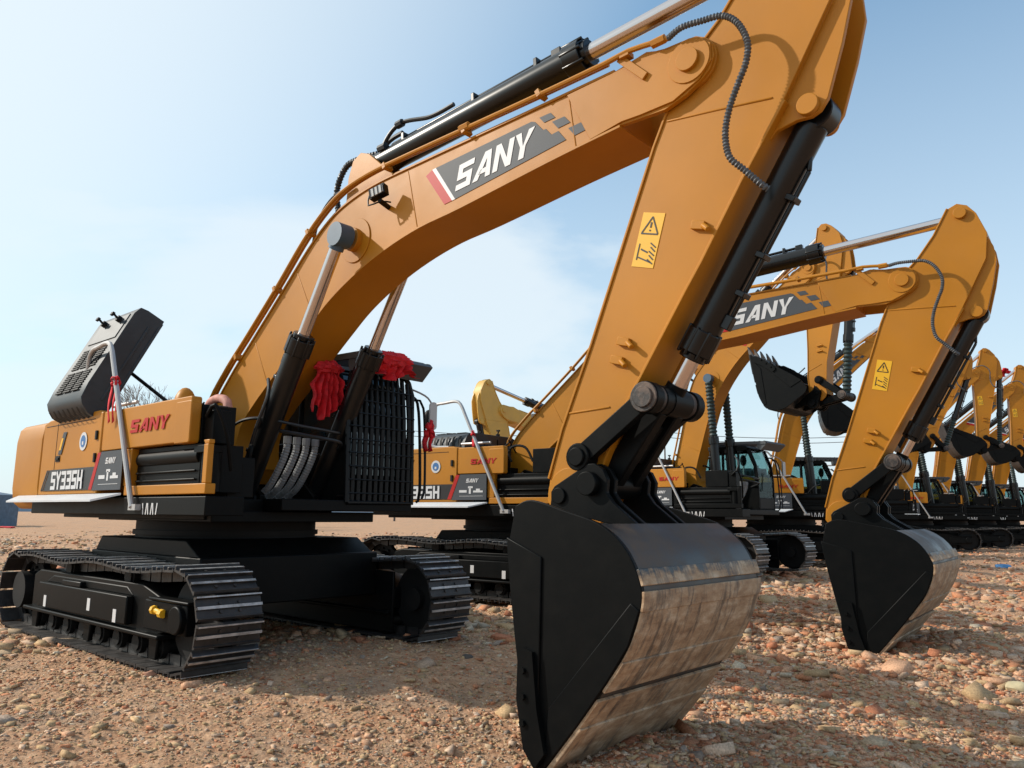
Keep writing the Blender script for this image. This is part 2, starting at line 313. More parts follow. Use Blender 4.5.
def b_boom(mb):
    # side plates stop at the fork; the box between them ends before the stick
    k = [p for p in B_OUT]
    mb.prism(k, -0.262, -0.222); mb.prism(k, 0.222, 0.262)
    mb.strip(B_UP, 0.022, -0.276, 0.276, 1); mb.strip(B_LO, 0.022, -0.276, 0.276, -1)
    mb.strip([B_UP[-1], B_LO[-1]], 0.02, -0.225, 0.225, -1)
    mb.strip([(-0.27, 0.42), (-0.2, 0.1), (-0.2, -0.05), (-0.03, -0.2), (0.15, -0.1)], 0.02, -0.225, 0.225, 1)
    for s in (-1, 1):
        y0 = 0.262*s; mb.ring(LB, 0, 0.165, 0.001, y0, y0+0.026*s, 28); mb.cyl((LB, y0, 0), (LB, y0+0.055*s, 0), 0.085, n=20)
        mb.ring(2.91, 1.11, 0.23, 0.001, y0, y0+0.012*s, 32); mb.cyl((2.91, y0, 1.11), (2.91, y0+0.07*s, 1.11), 0.12, n=20)
        # welded cheek lapping the tip
        mb.prism([(5.62, 0.03+0.03), (5.60, 0.56), (6.0, 0.405), (6.3, 0.33), (6.45, 0.2), (6.528, 0.17), (6.66, 0.11), (6.71, 0), (6.66, -0.12), (6.528, -0.18), (6.3, -0.18), (6.05, -0.08), (5.9, -0.01)], 0.262*s, 0.278*s)
    # stick cylinder bracket on top of the elbow
    for y in (-0.17, 0.13):
        mb.prism([(2.75, 1.58), (2.95, 1.95), (3.08, 2.08), (3.22, 2.08), (3.32, 1.98), (3.62, 1.36), (3.3, 1.45)], y, y+0.04)
    for s in (-1, 1):
        for a_, b_ in (((1.02, 0.50), (0.94, 1.12)), ((2.02, 0.72), (1.92, 1.42)), ((3.72, 0.67), (3.82, 1.27)), ((5.48, 0.10), (5.60, 0.54))):
            mb.tube([(a_[0], 0.262*s, a_[1]), (b_[0], 0.262*s, b_[1])], 0.006, 6, smooth=False)
    # lug carrying the pipes near the tip
    mb.box(6.13, 6.19, -0.30, -0.28, 0.14, 0.46, Matrix.Rotation(R(-20), 3, 'Y'))
    mb.box(6.12, 6.20, -0.33, -0.25, 0.40, 0.44, Matrix.Rotation(R(20), 3, 'Y'))
    for x, z in ((0.6, 1.1), (1.55, 1.42), (2.3, 1.66), (3.6, 1.5), (4.6, 1.07), (5.4, 0.75)):
        mb.box(x-0.022, x+0.022, -0.335, -0.23, z-0.03, z+0.035)
def b_boompipe(mb):
    up_ = [(-0.33, 0.45), (-0.13, 0.86), (0.35, 1.07), (0.82, 1.2), (1.55, 1.41), (2.2, 1.62), (2.62, 1.70), (2.95, 1.70), (3.35, 1.60), (3.92, 1.37), (5.25, 0.80), (6.0, 0.49), (6.2, 0.42), (6.49, 0.25)]
    mb.tube([(x, -0.315, z) for x, z in up_], 0.021, 8, 0.1)
    mb.tube([(x, -0.255, z+0.03) for x, z in up_[:-2]], 0.021, 8, 0.1)
    mb.tube([(x, 0.27, z) for x, z in up_[:-3]], 0.021, 8, 0.1)
    for x, z in ((4.62, 1.09), (6.42, 0.29)):
        mb.cyl((x-0.05, -0.315, z+0.02), (x+0.05, -0.315, z-0.02), 0.034, n=6)
def b_logo(mb):
    Y = -0.2625; idt = lambda p: p
    mb.c = 1; polyl(mb, [(4.005, 1.05), (4.10, 0.632), (4.195, 0.600), (4.098, 1.05)], Y, idt)
    mb.c = 2; polyl(mb, [(4.098, 1.05), (4.195, 0.600), (4.232, 0.588), (4.142, 1.035)], Y, idt)
    mb.c = 0; polyl(mb, [(4.142, 1.035), (4.232, 0.588), (5.432, 0.233), (5.402, 0.355), (5.335, 0.375), (5.310, 0.462), (5.285, 0.472), (5.245, 0.60), (5.217, 0.629)], Y, idt)
    polyl(mb, [(5.297, 0.600), (5.404, 0.556), (5.425, 0.485), (5.318, 0.525)], Y, idt)
    polyl(mb, [(5.385, 0.472), (5.500, 0.425), (5.525, 0.338), (5.410, 0.378)], Y, idt)
    polyl(mb, [(5.490, 0.305), (5.622, 0.256), (5.650, 0.163), (5.515, 0.205)], Y, idt)
    mb.c = 2; a = R(-18.6)
    def fr2(p): q = rot2((p[0]*1.0, p[1]), a); return (4.262+q[0], 0.650+q[1])
    sany(mb, fr2, 0.228, Y-0.004, 0.004)
def b_smalllabel(mb):
    mb.c = 0; mb.box(2.02, 2.10, -0.267, -0.2625, 0.93, 1.0); mb.c = 1; mb.box(2.03, 2.09, -0.269, -0.2665, 0.94, 0.99)
S_L = [(-0.98, 0.37), (-0.62, 0.27), (-0.30, 0.13), (-0.13, 0.02), (0.30, -0.12), (0.59, -0.17), (1.44, -0.26), (2.09, -0.33), (2.75, -0.42), (3.14, -0.44)]
S_R = [(3.40, -0.16), (3.25, -0.06), (2.47, 0.07), (2.18, 0.16), (1.6, 0.34), (1.39, 0.41), (0.83, 0.57), (0.3, 0.74), (-0.35, 0.90), (-0.68, 0.86), (-0.93, 0.70), (-1.03, 0.58), (-1.05, 0.46)]
EAR = [(0.70, 0.60), (0.48, 0.72), (0.42, 0.84), (0.40, 0.93), (0.36, 0.98), (0.28, 1.01), (-0.07, 1.02), (-0.35, 1.01), (-0.52, 0.95), (-0.68, 0.84), (-0.3, 0.80)]
def b_stick(mb):
    o = S_L + [(3.3, -0.42), (3.40, -0.30)] + S_R
    mb.prism(o, -0.205, -0.17); mb.prism(o, 0.17, 0.205)
    mb.strip(S_L, 0.02, -0.217, 0.217, -1); 
    mb.strip(S_R[1:8], 0.022, -0.223, 0.223, -1)
    mb.strip([(0.3, 0.74), (-0.35, 0.90), (-0.68, 0.86), (-0.93, 0.70), (-1.03, 0.58), (-1.05, 0.46), (-0.98, 0.37)], 0.02, -0.168, 0.168, 1)
    for s in (-1, 1):
        y = 0.205*s
        mb.prism(EAR, 0.12*s, 0.158*s)
        mb.cyl((0.33, 0.158*s, 0.90), (0.33, 0.20*s, 0.90), 0.07, n=20)
        mb.cyl((0, y-0.03*s, 0), (0, y+0.03*s, 0), 0.19, n=28)
        mb.cyl((-0.92, y, 0.52), (-0.92, y+0.05*s, 0.52), 0.075, n=20)
        mb.ring(3.2, -0.22, 0.2, 0.001, y, y+0.02*s, 24)
        # hose hooks
        for x, z in ((1.15, 0.34), (2.02, -0.05), (2.16, -0.07)):
            mb.box(x-0.03, x+0.03, y, y+0.035*s, z-0.05, z+0.05); mb.cyl((x, y+0.03*s, z+0.04), (x+0.03, y+0.05*s, z+0.1), 0.02, n=8)
        # weld seams across the side
        mb.tube([(0.40, y, -0.12), (0.34, y, 0.25), (0.28, y, 0.66)], 0.009, 6, 0.2, smooth=False)
        mb.tube([(2.62, y, -0.40), (2.50, y, -0.05)], 0.009, 6, 0.2, smooth=False)
def b_warn(mb):
    x0, x1, z0, z1 = 1.07, 1.47, -0.14, 0.045; Y = -0.206
    mb.c = 0; mb.box(x0, x1, Y-0.003, Y, z0, z1)
    mb.c = 1
    # label is read with the stick upright: +x is down
    def W(a, b_, t): quadbar(mb, a, b_, t, Y-0.003, 0.003)
    W((1.10, -0.05), (1.22, -0.115), 0.01); W((1.10, -0.05), (1.22, 0.02), 0.01); W((1.225, -0.12), (1.225, 0.022), 0.01)
    W((1.14, -0.05), (1.18, -0.05), 0.012); W((1.195, -0.05), (1.205, -0.05), 0.012)
    for i in range(5): W((1.29+0.03*i, -0.02+0.008*(i % 2)), (1.32+0.03*i, 0.03), 0.009)
    W((1.30, -0.11), (1.42, -0.11), 0.008); W((1.34, -0.09), (1.36, -0.03), 0.012); W((1.40, -0.10), (1.43, 0.01), 0.01)
# bucket: origin at its hinge pin
BK = [(-0.02, -0.09), (0.12, -0.05), (0.40, -0.12), (0.67, -0.20), (0.85, -0.33), (0.95, -0.50), (0.97, -0.66), (0.88, -0.91), (0.72, -1.14), (0.50, -1.42), (0.17, -1.81)]
BF = [(0.13, -1.58), (0.085, -1.34), (0.02, -0.98), (-0.045, -0.6), (-0.075, -0.33)]
PIN2 = (0.276, 0.072); HW = 0.775
def b_bucket_shell(mb):
    sh_ = [(0.0, -0.33), (0.25, -0.30), (0.5, -0.245)] + catmull(BK, 5)[15:]
    mb.strip(sh_, 0.035, -HW, HW, -1)
def b_bucket_side(s):
    def f(mb):
        y = HW*s; o = catmull(BK, 5)+BF
        mb.prism(o, y, y+0.03*s)
        mb.prism([(-0.085, -0.30), (0.22, -0.42), (0.20, -1.3), (0.10, -1.56), (0.06, -1.34), (0.0, -0.98), (-0.055, -0.6)], y+0.03*s, y+0.045*s)
        # diagonal stiffener edge
        a, b_ = (0.90, -0.66), (0.28, -1.35); q = Vector((b_[0]-a[0], b_[1]-a[1])).normalized(); n_ = Vector((-q.y, q.x))
        mb.prism([a, b_, (0.24, -1.72), (0.5, -1.42), (0.72, -1.14), (0.88, -0.91), (0.96, -0.7)], y+0.03*s, y+0.042*s)
    return f
def b_wear(mb):
    for (i0, i1, t) in ((24, 27, 0.022), (28, 31, 0.020), (31, 37, 0.012), (37, 41, 0.022), (42, 45, 0.022), (45, 50, 0.034)):
        bk = catmull(BK, 5); seg = bk[i0:i1+1]; mb.strip(seg, t, -HW-0.03, HW+0.03, 1)
def b_tooth(mb):
    mb.prism([(0, 0.035), (0.02, -0.045), (0.18, -0.032), (0.36, 0.0), (0.18, 0.04)], -0.05, 0.05)
def b_sidecut(mb):
    mb.prism([(0.02, -0.98), (0.10, -1.0), (0.14, -1.35), (0.20, -1.60), (0.12, -1.70), (0.03, -1.60), (-0.03, -1.30), (-0.02, -1.02)], -0.03, 0.03)
    for z in (-1.12, -1.28, -1.44): mb.cyl((0.03, -0.05, z), (0.03, 0.05, z), 0.022, n=6)
def b_ears(mb):
    for y in (-0.34, -0.24, 0.20, 0.30):
        e = [(-0.10, -0.16)] + [(0.085*math.cos(t), 0.085*math.sin(t)-0.01) for t in [R(200), R(160), R(125)]] + [(PIN2[0]+0.145*math.cos(t), PIN2[1]+0.145*math.sin(t)) for t in [R(135), R(105), R(80), R(45), R(10), R(-25)]] + [(0.46, -0.06), (0.70, -0.24), (0.4, -0.2), (0, -0.12)]
        mb.prism(e, y, y+0.04)
    for s in (-1, 1):
        mb.cyl((PIN2[0], 0.34*s, PIN2[1]), (PIN2[0], 0.40*s, PIN2[1]), 0.085, n=18); mb.cyl((0, 0.34*s, -0.01), (0, 0.36*s, -0.01), 0.06, n=18)
    mb.cyl((PIN2[0], -0.3, PIN2[1]), (PIN2[0], 0.3, PIN2[1]), 0.05, n=16); mb.cyl((0, -0.3, 0), (0, 0.3, 0), 0.06, n=16)
def b_hlink(mb):                                     # along +x from rocker pin to bucket pin, length .73
    mb.box(0.06, 0.69, -0.16, -0.06, -0.085, 0.085); mb.box(0.06, 0.69, 0.06, 0.16, -0.085, 0.085); mb.box(0.18, 0.5, -0.06, 0.06, -0.05, 0.05)
    mb.cyl((0, -0.19, 0), (0, 0.19, 0), 0.105, n=20); mb.cyl((0.73, -0.19, 0), (0.73, 0.19, 0), 0.10, n=20)
def b_pinhead(mb):
    mb.cyl((0, -0.24, 0), (0, 0.34, 0), 0.098, n=24)
    for s in (-1, 1): mb.cyl((0, 0.24*s, 0), (0, 0.345*s, 0), 0.105, n=22); mb.cyl((0, 0.345*s, 0), (0, 0.36*s, 0), 0.075, n=18)
def b_rocker(mb):                                    # length .68
    mb.prism([(0, 0.075), (0.68, 0.07), (0.68, -0.07), (0, -0.075)], -0.035, 0.035)
    mb.cyl((0, -0.06, 0), (0, 0.07, 0), 0.10, n=22); mb.cyl((0.68, -0.05, 0), (0.68, 0.05, 0), 0.112, n=22); mb.cyl((0, -0.08, 0), (0, -0.06, 0), 0.07, n=14)
def cyl_builders(r, rr, blen, rlen, fancy=0, eyew=0.16):
    def barrel(mb):
        mb.cyl((0, -eyew/2, 0), (0, eyew/2, 0), r*1.15, n=20); mb.cyl((r*0.7, 0, 0), (blen, 0, 0), r, n=24)
        mb.cyl((blen-0.17, 0, 0), (blen, 0, 0), r*1.17, n=24); mb.cyl((blen, 0, 0), (blen+0.05, 0, 0), r*0.9, n=24)
        mb.tube([(0.35, 0, r*1.25), (blen-0.3, 0, r*1.25)], r*0.17, 8, smooth=False)
        mb.tube([(0.35, 0, r*1.25), (0.25, 0, r*0.8)], r*0.17, 8, smooth=False); mb.box(blen-0.34, blen-0.24, -r*.3, r*.3, r*.8, r*1.5)
        for x in (0.55, blen*0.55, blen-0.5): mb.box(x-0.02, x+0.02, -r*0.5, r*0.5, r*0.6, r*1.5)
        if fancy:
            for t in range(0, 360, 45): mb.cyl((blen-0.18, r*1.1*math.cos(R(t)), r*1.1*math.sin(R(t))), (blen+0.03, r*1.1*math.cos(R(t)), r*1.1*math.sin(R(t))), r*0.13, n=6)
    def rod(mb):                                     # rod frame: origin at rod eye, extends to -x
        mb.cyl((-rlen, 0, 0), (-0.05, 0, 0), rr, n=20)
    def eye(mb):
        mb.cyl((0, -eyew/2, 0), (0, eyew/2, 0), r*1.05, n=20); mb.cyl((-r*1.3, 0, 0), (-0.02, 0, 0), rr*1.25, n=18)
    return barrel, rod, eye
def hydraulic(name, key, parent, A, B, y, r, rr, blen, rlen, mats=('blackg', 'chrome', 'black'), fancy=1, eyew=0.16, bs=1.0, wrap=False):
    ba, ro, ey = cyl_builders(r, rr, blen, rlen, fancy, eyew)
    d = (B[0]-A[0], B[1]-A[1]); a = math.atan2(d[1], d[0]); ln = math.hypot(*d)
    o = part(name, key+'_b', ba, mats[0], parent, (A[0], y, A[1]), (0, -a, 0), bevel=0.006)
    if bs != 1.0: o.scale = (bs,)*3; ln /= bs
    part('rod', key+'_r', ro, mats[1], o, (ln, 0, 0)); part('rod_eye', key+'_e', ey, mats[2], o, (ln, 0, 0))
    if wrap:
        wl = ln-blen
        if wl > 0.2: part('rod_wrapping', None, lambda mb: mb.tube([(blen+0.05+t*(wl-0.15), 0, 0) for t in np.linspace(0, 1, max(3, int(wl/0.02)))], rr*1.35, 10, rib=0.35, ribp=0.10, smooth=False), 'wrap', o)
    return o

# ---- tracks
def track_path(n):
    P = []; R_ = 0.415; cz = 0.455; fx, rx = 2.03, -2.05
    top = [(fx - (fx-rx)*t, cz+R_-0.045*math.sin(t*math.pi*2.3)**2) for t in np.linspace(0, 1, 40)]
    pts = [(fx+R_*math.cos(t), cz+R_*math.sin(t)) for t in np.linspace(-math.pi/2+0.35, math.pi/2, 24)] + top[1:-1]
    pts += [(rx+R_*math.cos(t), cz+R_*math.sin(t)) for t in np.linspace(math.pi/2, 3*math.pi/2-0.35, 24)]
    pts += [(-1.7, 0.045), (1.7, 0.045)]
    pts.append(pts[0]); P = np.array(pts); d = np.r_[0, np.cumsum(np.hypot(*np.diff(P, axis=0).T))]
    s = np.linspace(0, d[-1], n+1)[:-1]; e = 0.04
    f = lambda q: np.c_[np.interp(q % d[-1], d, P[:, 0]), np.interp(q % d[-1], d, P[:, 1])]
    a, b_ = f(s-e), f(s+e); return f(s), np.arctan2((b_-a)[:, 1], (b_-a)[:, 0]), d[-1]/n
def b_shoes(mb, simple=False):
    P, A, pitch = track_path(50)
    for (x, z), a in zip(P, A):
        ca, sa = math.cos(a), math.sin(a)
        def T(u, v): return (x+ca*u+sa*v, z+sa*u-ca*v)   # v>0 points outward
        h = pitch*0.47
        prof = [(-h, 0.0), (h, 0.0), (h, 0.018), (h*0.92, 0.05), (h*0.82, 0.05), (h*0.74, 0.02), (h*0.1, 0.02), (0.01, 0.042), (-0.01, 0.042), (-h*0.1, 0.02), (-h*0.74, 0.02), (-h*0.8, 0.035), (-h*0.88, 0.035), (-h, 0.018)]
        mb.prism([T(*p) for p in prof], -0.30, 0.30)
        mb.c = 1; mb.prism([T(*p) for p in [(h*0.93, 0.0503), (h*0.81, 0.0503), (h*0.81, 0.055), (h*0.93, 0.055)]], -0.297, 0.297); mb.prism([T(*p) for p in [(0.012, 0.0425), (-0.012, 0.0425), (-0.012, 0.046), (0.012, 0.046)]], -0.297, 0.297); mb.c = 0
        if not simple:
            for yy in (-0.10, 0.07): mb.prism([T(*p) for p in [(-h*0.9, -0.002), (-h*0.9, -0.09), (h*1.0, -0.09), (h*1.0, -0.002)]], yy, yy+0.035)
            for yy in (-0.085, 0.09):
                for u in (-0.3, 0.3): mb.cyl((*T(u*h*1.2, 0.018)[:1], yy, T(u*h*1.2, 0.018)[1]), (T(u*h*1.2, 0.034)[0], yy, T(u*h*1.2, 0.034)[1]), 0.015, n=6)
def b_tframe(s):
    def f(mb):
        mb.prism([(-1.62, 0.30), (-1.62, 0.66), (-1.45, 0.72), (1.2, 0.72), (1.62, 0.62), (1.75, 0.56), (1.75, 0.34), (1.5, 0.28)], -0.20, 0.20); mb.box(-1.7, 1.75, -0.22*s, -0.19*s, 0.07, 0.74)
        # outer box with sloping top
        mb.prism([(-1.25, 0.34), (-1.25, 0.60), (1.05, 0.60), (1.05, 0.34)], 0.20*s, 0.27*s)
        mb.prism([(-1.7, 0.27), (-1.7, 0.31), (1.72, 0.31), (1.72, 0.27)], -0.27, 0.27)
        mb.box(1.35, 2.15, 0.13*s, 0.23*s, 0.34, 0.60); mb.box(1.45, 2.2, 0.12*s, 0.25*s, 0.60, 0.63)
        mb.cyl((2.03, 0.13*s, 0.47), (2.03, 0.28*s, 0.47), 0.12, n=20); mb.box(-0.6, -0.1, 0.2*s, 0.262*s, 0.60, 0.66)
        mb.prism([(-1.2, 0.60), (-1.0, 0.68), (0.9, 0.68), (1.05, 0.60)], 0.0, 0.21*s)
        for x in (-1.5, 0.0, 1.5): mb.prism([(x-0.09, 0.27), (x+0.09, 0.27), (x+0.07, 0.08), (x-0.07, 0.08)], 0.16*s, 0.2*s)
    return f
def b_idler(mb):
    mb.cyl((0, -0.10, 0), (0, 0.10, 0), 0.36, n=36); mb.cyl((0, -0.045, 0), (0, 0.045, 0), 0.395, n=36); mb.cyl((0, -0.17, 0), (0, 0.17, 0), 0.12, n=20)
def b_sprocket(mb):
    mb.cyl((0, -0.04, 0), (0, 0.04, 0), 0.33, n=36); mb.cyl((0, -0.22, 0), (0, 0.22, 0), 0.21, n=28); mb.cyl((0, 0.2, 0), (0, 0.245, 0), 0.17, n=28)
    for i in range(11):
        t = 2*math.pi*i/11; c, s = math.cos(t), math.sin(t); mb.prism([(0.31*c-0.055*s, 0.31*s+0.055*c), (0.395*c-0.02*s, 0.395*s+0.02*c), (0.395*c+0.02*s, 0.395*s-0.02*c), (0.31*c+0.055*s, 0.31*s-0.055*c)], -0.035, 0.035)
    for i in range(12):
        t = 2*math.pi*i/12; mb.cyl((0.25*math.cos(t), -0.07, 0.25*math.sin(t)), (0.25*math.cos(t), 0.07, 0.25*math.sin(t)), 0.018, n=6)
def b_roller(mb):
    mb.cyl((0, -0.17, 0), (0, 0.17, 0), 0.075, n=18); mb.cyl((0, -0.15, 0), (0, -0.09, 0), 0.105, n=20); mb.cyl((0, 0.09, 0), (0, 0.15, 0), 0.105, n=20)
def b_carbody(mb):
    mb.cyl((0, 0, 0.42), (0, 0, 0.98), 0.85, 0.75, n=32); mb.box(-1.15, 1.45, -1.08, 1.08, 0.40, 0.88); mb.prism([(-1.1, 0.87), (-0.95, 1.04), (1.1, 1.04), (1.4, 0.87)], -1.06, 1.06)
    for sx_ in (-1, 1):
        for sy in (-1, 1):
            a = math.atan2(0.95*sy, 1.0*sx_)
            mb.add([Vector(p) for p in ((0.3*sx_, 0.1*sy, 0.85), (0.1*sx_, 0.5*sy, 0.85), (0.75*sx_, 1.12*sy, 0.68), (1.15*sx_, 1.12*sy, 0.68), (0.3*sx_, 0.1*sy, 0.45), (0.1*sx_, 0.5*sy, 0.45), (0.75*sx_, 1.12*sy, 0.36), (1.15*sx_, 1.12*sy, 0.36))],
                   [(0, 1, 2, 3), (7, 6, 5, 4), (0, 4, 5, 1), (1, 5, 6, 2), (2, 6, 7, 3), (3, 7, 4, 0)])
def b_slew(mb):
    mb.cyl((0, 0, 0.98), (0, 0, 1.30), 1.0, n=56); mb.cyl((0, 0, 1.07), (0, 0, 1.12), 1.03, n=56)
    for i in range(30):
        t = 2*math.pi*i/30; mb.cyl((0.69*math.cos(t), 0.69*math.sin(t), 0.965), (0.69*math.cos(t), 0.69*math.sin(t), 1.0), 0.02, n=6)

# ---- upper structure
def rrect(x0, x1, z0, z1, r, n=4, corners=(1, 1, 1, 1)):
    P = []
    for (cx, cz, a0, k) in ((x1-r, z1-r, 0, corners[0]), (x0+r, z1-r, 90, corners[1]), (x0+r, z0+r, 180, corners[2]), (x1-r, z0+r, 270, corners[3])):
        if k: P += [(cx+r*math.cos(R(a0+90*i/n)), cz+r*math.sin(R(a0+90*i/n))) for i in range(n+1)]
        else: P.append((cx+(r if a0 in (0, 270) else -r), cz+(r if a0 in (0, 90) else -r)))
    return P
def b_deck(mb):
    mb.box(-2.3, 2.08, -1.40, -1.02, 1.285, 1.46); mb.box(-2.3, 1.35, -1.02, -0.38, 1.24, 1.455); mb.box(-2.3, 1.70, -0.38, 1.36, 1.34, 1.46); mb.box(-1.25, 1.45, -1.0, 1.0, 1.22, 1.33)
    # boom foot brackets
    for s in (-1, 1): mb.prism([(-0.35, 1.46), (0.1, 1.95), (0.3, 2.08), (0.5, 2.02), (0.95, 1.72), (1.25, 1.5), (1.2, 1.25), (-0.35, 1.3)], 0.30*s, 0.36*s)
    for s in (-1, 1): mb.prism([(0.7, 1.25), (0.85, 1.55), (1.02, 1.6), (1.2, 1.5), (1.28, 1.25)], 0.41*s-0.11*0, 0.37*s); mb.prism([(0.7, 1.25), (0.85, 1.55), (1.02, 1.6), (1.2, 1.5), (1.28, 1.25)], 0.52*s, 0.56*s)
    mb.cyl((1.02, -0.58, 1.42), (1.02, 0.58, 1.42), 0.06, n=16); mb.cyl((FOOT[0], -0.40, FOOT[1]), (FOOT[0], 0.40, FOOT[1]), 0.09, n=18)
    # pumps, valve block and piping behind the boom
    rs = random.Random(3)
    for i in range(26):
        x, y, z = rs.uniform(-1.6, 0.3), rs.uniform(-0.9, 0.3), rs.uniform(1.5, 2.1); a, b_, c = rs.uniform(.08, .25), rs.uniform(.06, .2), rs.uniform(.08, .25)
        mb.box(x-a, x+a, y-b_, y+b_, z-c, z+c)
    for i in range(14):
        x, y = rs.uniform(-0.3, 1.6), rs.uniform(-1.25, -0.45)
        mb.tube([(x, y, 1.46), (x+rs.uniform(-.2, .2), y, 1.7+rs.uniform(0, .3)), (x-0.3, y+0.2, 1.8), (x-0.6, y+.3, 1.6)], 0.025, 7, 0.08)
    mb.box(1.4, 1.72, -1.0, -0.72, 1.46, 1.85)
def b_cweight(mb):
    # rounded in plan: plan outline extruded upward
    pl = [(-2.1, -1.42), (-3.05, -1.415), (-3.30, -1.33), (-3.44, -1.12), (-3.52, -0.7), (-3.55, 0), (-3.52, 0.7), (-3.44, 1.12), (-3.30, 1.33), (-3.05, 1.415), (-2.1, 1.42)]
    zs = [(1.34, 0.93), (1.42, 0.985), (1.6, 1.0), (2.2, 1.0), (2.36, 0.985), (2.42, 0.95)]
    n = len(pl); vs = []
    for z, k in zs: vs += [((x+2.1)*k-2.1, y*(k if k < 1 else 1), z) for x, y in pl]
    fs = []
    for i in range(len(zs)-1):
        for j in range(n): fs.append((i*n+j, i*n+(j+1) % n, (i+1)*n+(j+1) % n, (i+1)*n+j)[::-1])
    fs += [tuple(range(n)), tuple(range(len(zs)*n-1, (len(zs)-1)*n-1, -1))]
    mb.add(vs, fs)
def b_sidehouse(mb):                                  # right side doors from counterweight to tool box
    mb.prism([(-2.09, 1.5), (-2.09, 2.38), (-1.9, 2.42), (-0.42, 2.43), (-0.31, 2.40), (-0.31, 1.5)], -1.415, -0.95)
def b_leftdoor(mb): mb.prism([(-2.09, 1.5), (-2.09, 2.38), (-0.31, 2.40), (-0.31, 1.5)], 0.95, 1.40)
def b_sidehouse_lines(mb):
    for x in (-1.62,): mb.box(x-0.004, x+0.004, -1.418, -1.41, 1.56, 2.36)
    mb.box(-2.0, -0.5, -1.418, -1.41, 2.335, 2.343)
    for x in (-2.55,): mb.box(x-0.05, x+0.05, -1.408, -1.39, 1.86, 2.0)
def b_toolbox(x1):
    def f(mb):
        mb.prism(rrect(-0.30, x1, 1.965, 2.40, 0.03), -1.405, -1.30); mb.box(-0.28, x1-0.6, -1.30, -1.0, 2.0, 2.39)
        mb.prism(rrect(x1-0.30, x1+0.012, 1.955, 2.36, 0.03), -1.412, -1.31)
    return f
def b_platform(x1):
    def f(mb):                                        # orange frame round the lower bay
        mb.box(0.36, 2.06, -1.40, -1.30, 1.48, 1.575); mb.box(1.98, 2.06, -1.398, -1.34, 1.575, 1.93); mb.box(0.33, 0.47, -1.398, -1.2, 1.575, 1.96)
        mb.prism([(1.98, 1.93), (2.06, 1.93), (2.06, 1.97), (1.95, 1.97)], -1.39, -1.335)
    return f
def b_lowerbay(mb):
    mb.box(0.475, 1.80, -1.33, -0.9, 1.50, 1.95); mb.cyl((0.5, -1.28, 1.84), (1.78, -1.28, 1.84), 0.085, n=18)
    mb.cyl((1.86, -1.25, 1.5), (1.86, -1.25, 1.88), 0.09, n=16); mb.box(1.72, 1.95, -1.36, -1.2, 1.86, 1.93)
    for z in (1.62, 1.70): mb.tube([(0.5, -1.345, z), (1.75, -1.345, z)], 0.012, 6, smooth=False)
    mb.box(1.15, 1.705, -1.295, -0.95, 1.96, 2.33)
    mb.box(1.73, 1.90, -1.28, -1.1, 1.95, 2.26); mb.cyl((1.80, -1.27, 2.26), (1.80, -1.1, 2.26), 0.06, n=14); mb.tube([(1.8, -1.3, 2.2), (1.95, -1.3, 2.3), (2.0, -1.2, 2.05), (1.95, -1.1, 1.7)], 0.02, 8)
def b_catwalk(mb): mb.prism([(-2.75, 1.475), (-2.95, 1.49), (0.35, 1.49), (0.12, 1.475)], -1.43, -1.66)
def b_catwalk2(mb):
    vs = [(-2.75, -1.42, 1.505), (0.35, -1.42, 1.505), (0.12, -1.63, 1.435), (-2.50, -1.63, 1.435)]
    mb.add([(x, y, z) for x, y, z in vs]+[(x, y, z-0.02) for x, y, z in vs], [(3, 2, 1, 0), (4, 5, 6, 7), (0, 1, 5, 4), (1, 2, 6, 5), (2, 3, 7, 6), (3, 0, 4, 7)])
def b_decals(mb):
    Y = -1.4205
    mb.c = 0; mb.prism([(-1.86, 1.55), (-0.50, 1.55), (-0.39, 1.80), (-1.70, 1.80)], Y, Y-0.004)
    for k in range(3): mb.prism([(-1.98+0.05*k, 1.55), (-1.955+0.05*k, 1.55), (-1.80+0.05*k, 1.80), (-1.825+0.05*k, 1.80)], Y, Y-0.004)
    mb.c = 1; mb.prism([(-0.50, 1.55), (-0.42, 1.55), (-0.24, 1.95), (-0.32, 1.95)], Y-0.001, Y-0.006)
    mb.c = 3; mb.prism([(-0.41, 1.54), (0.33, 1.54), (0.33, 1.955), (-0.23, 1.955)], Y-0.0, Y-0.005)
    mb.c = 2; block_text(mb, 'SY335H', -1.62, 1.585, 0.17, Y-0.004, 0.165, 0.10, 0.042)
    sany(mb, lambda p: (-0.10+p[0], 1.82+p[1]), 0.065, Y-0.005)
    for (a, b_, c, d) in ((-0.24, 0.26, 1.60, 1.605), (-0.24, -0.08, 1.66, 1.70), (-0.03, 0.01, 1.64, 1.74), (0.06, 0.26, 1.66, 1.69), (-0.05, 0.05, 1.73, 1.76), (0.12, 0.20, 1.69, 1.72)):
        mb.box(a, b_, Y-0.009, Y-0.005, c, d)
    # round emblem and small tag
    for r_, k in ((0.105, 2), (0.07, 4)):
        mb.c = k; mb.cyl((-0.78, Y, 2.1), (-0.78, Y-0.004-(0.002 if k == 4 else 0), 2.1), r_, n=24)
    mb.c = 2; mb.box(-0.80, -0.76, Y-0.008, Y-0.006, 2.06, 2.10)
    mb.c = 3; mb.prism([(-1.52, 1.98), (-1.42, 1.98), (-1.30, 2.24), (-1.40, 2.24)], Y, Y-0.004)
    mb.c = 5; mb.prism([(-1.49, 2.03), (-1.44, 2.03), (-1.38, 2.17), (-1.43, 2.17)], Y-0.003, Y-0.007)
def b_redsany(x0, h):
    def f(mb): sany(mb, lambda p: (x0+p[0]*1.62-p[1]*0.3, 2.12+p[1]), h, -1.4115 if x0 > 0.3 else -1.4125)
    return f
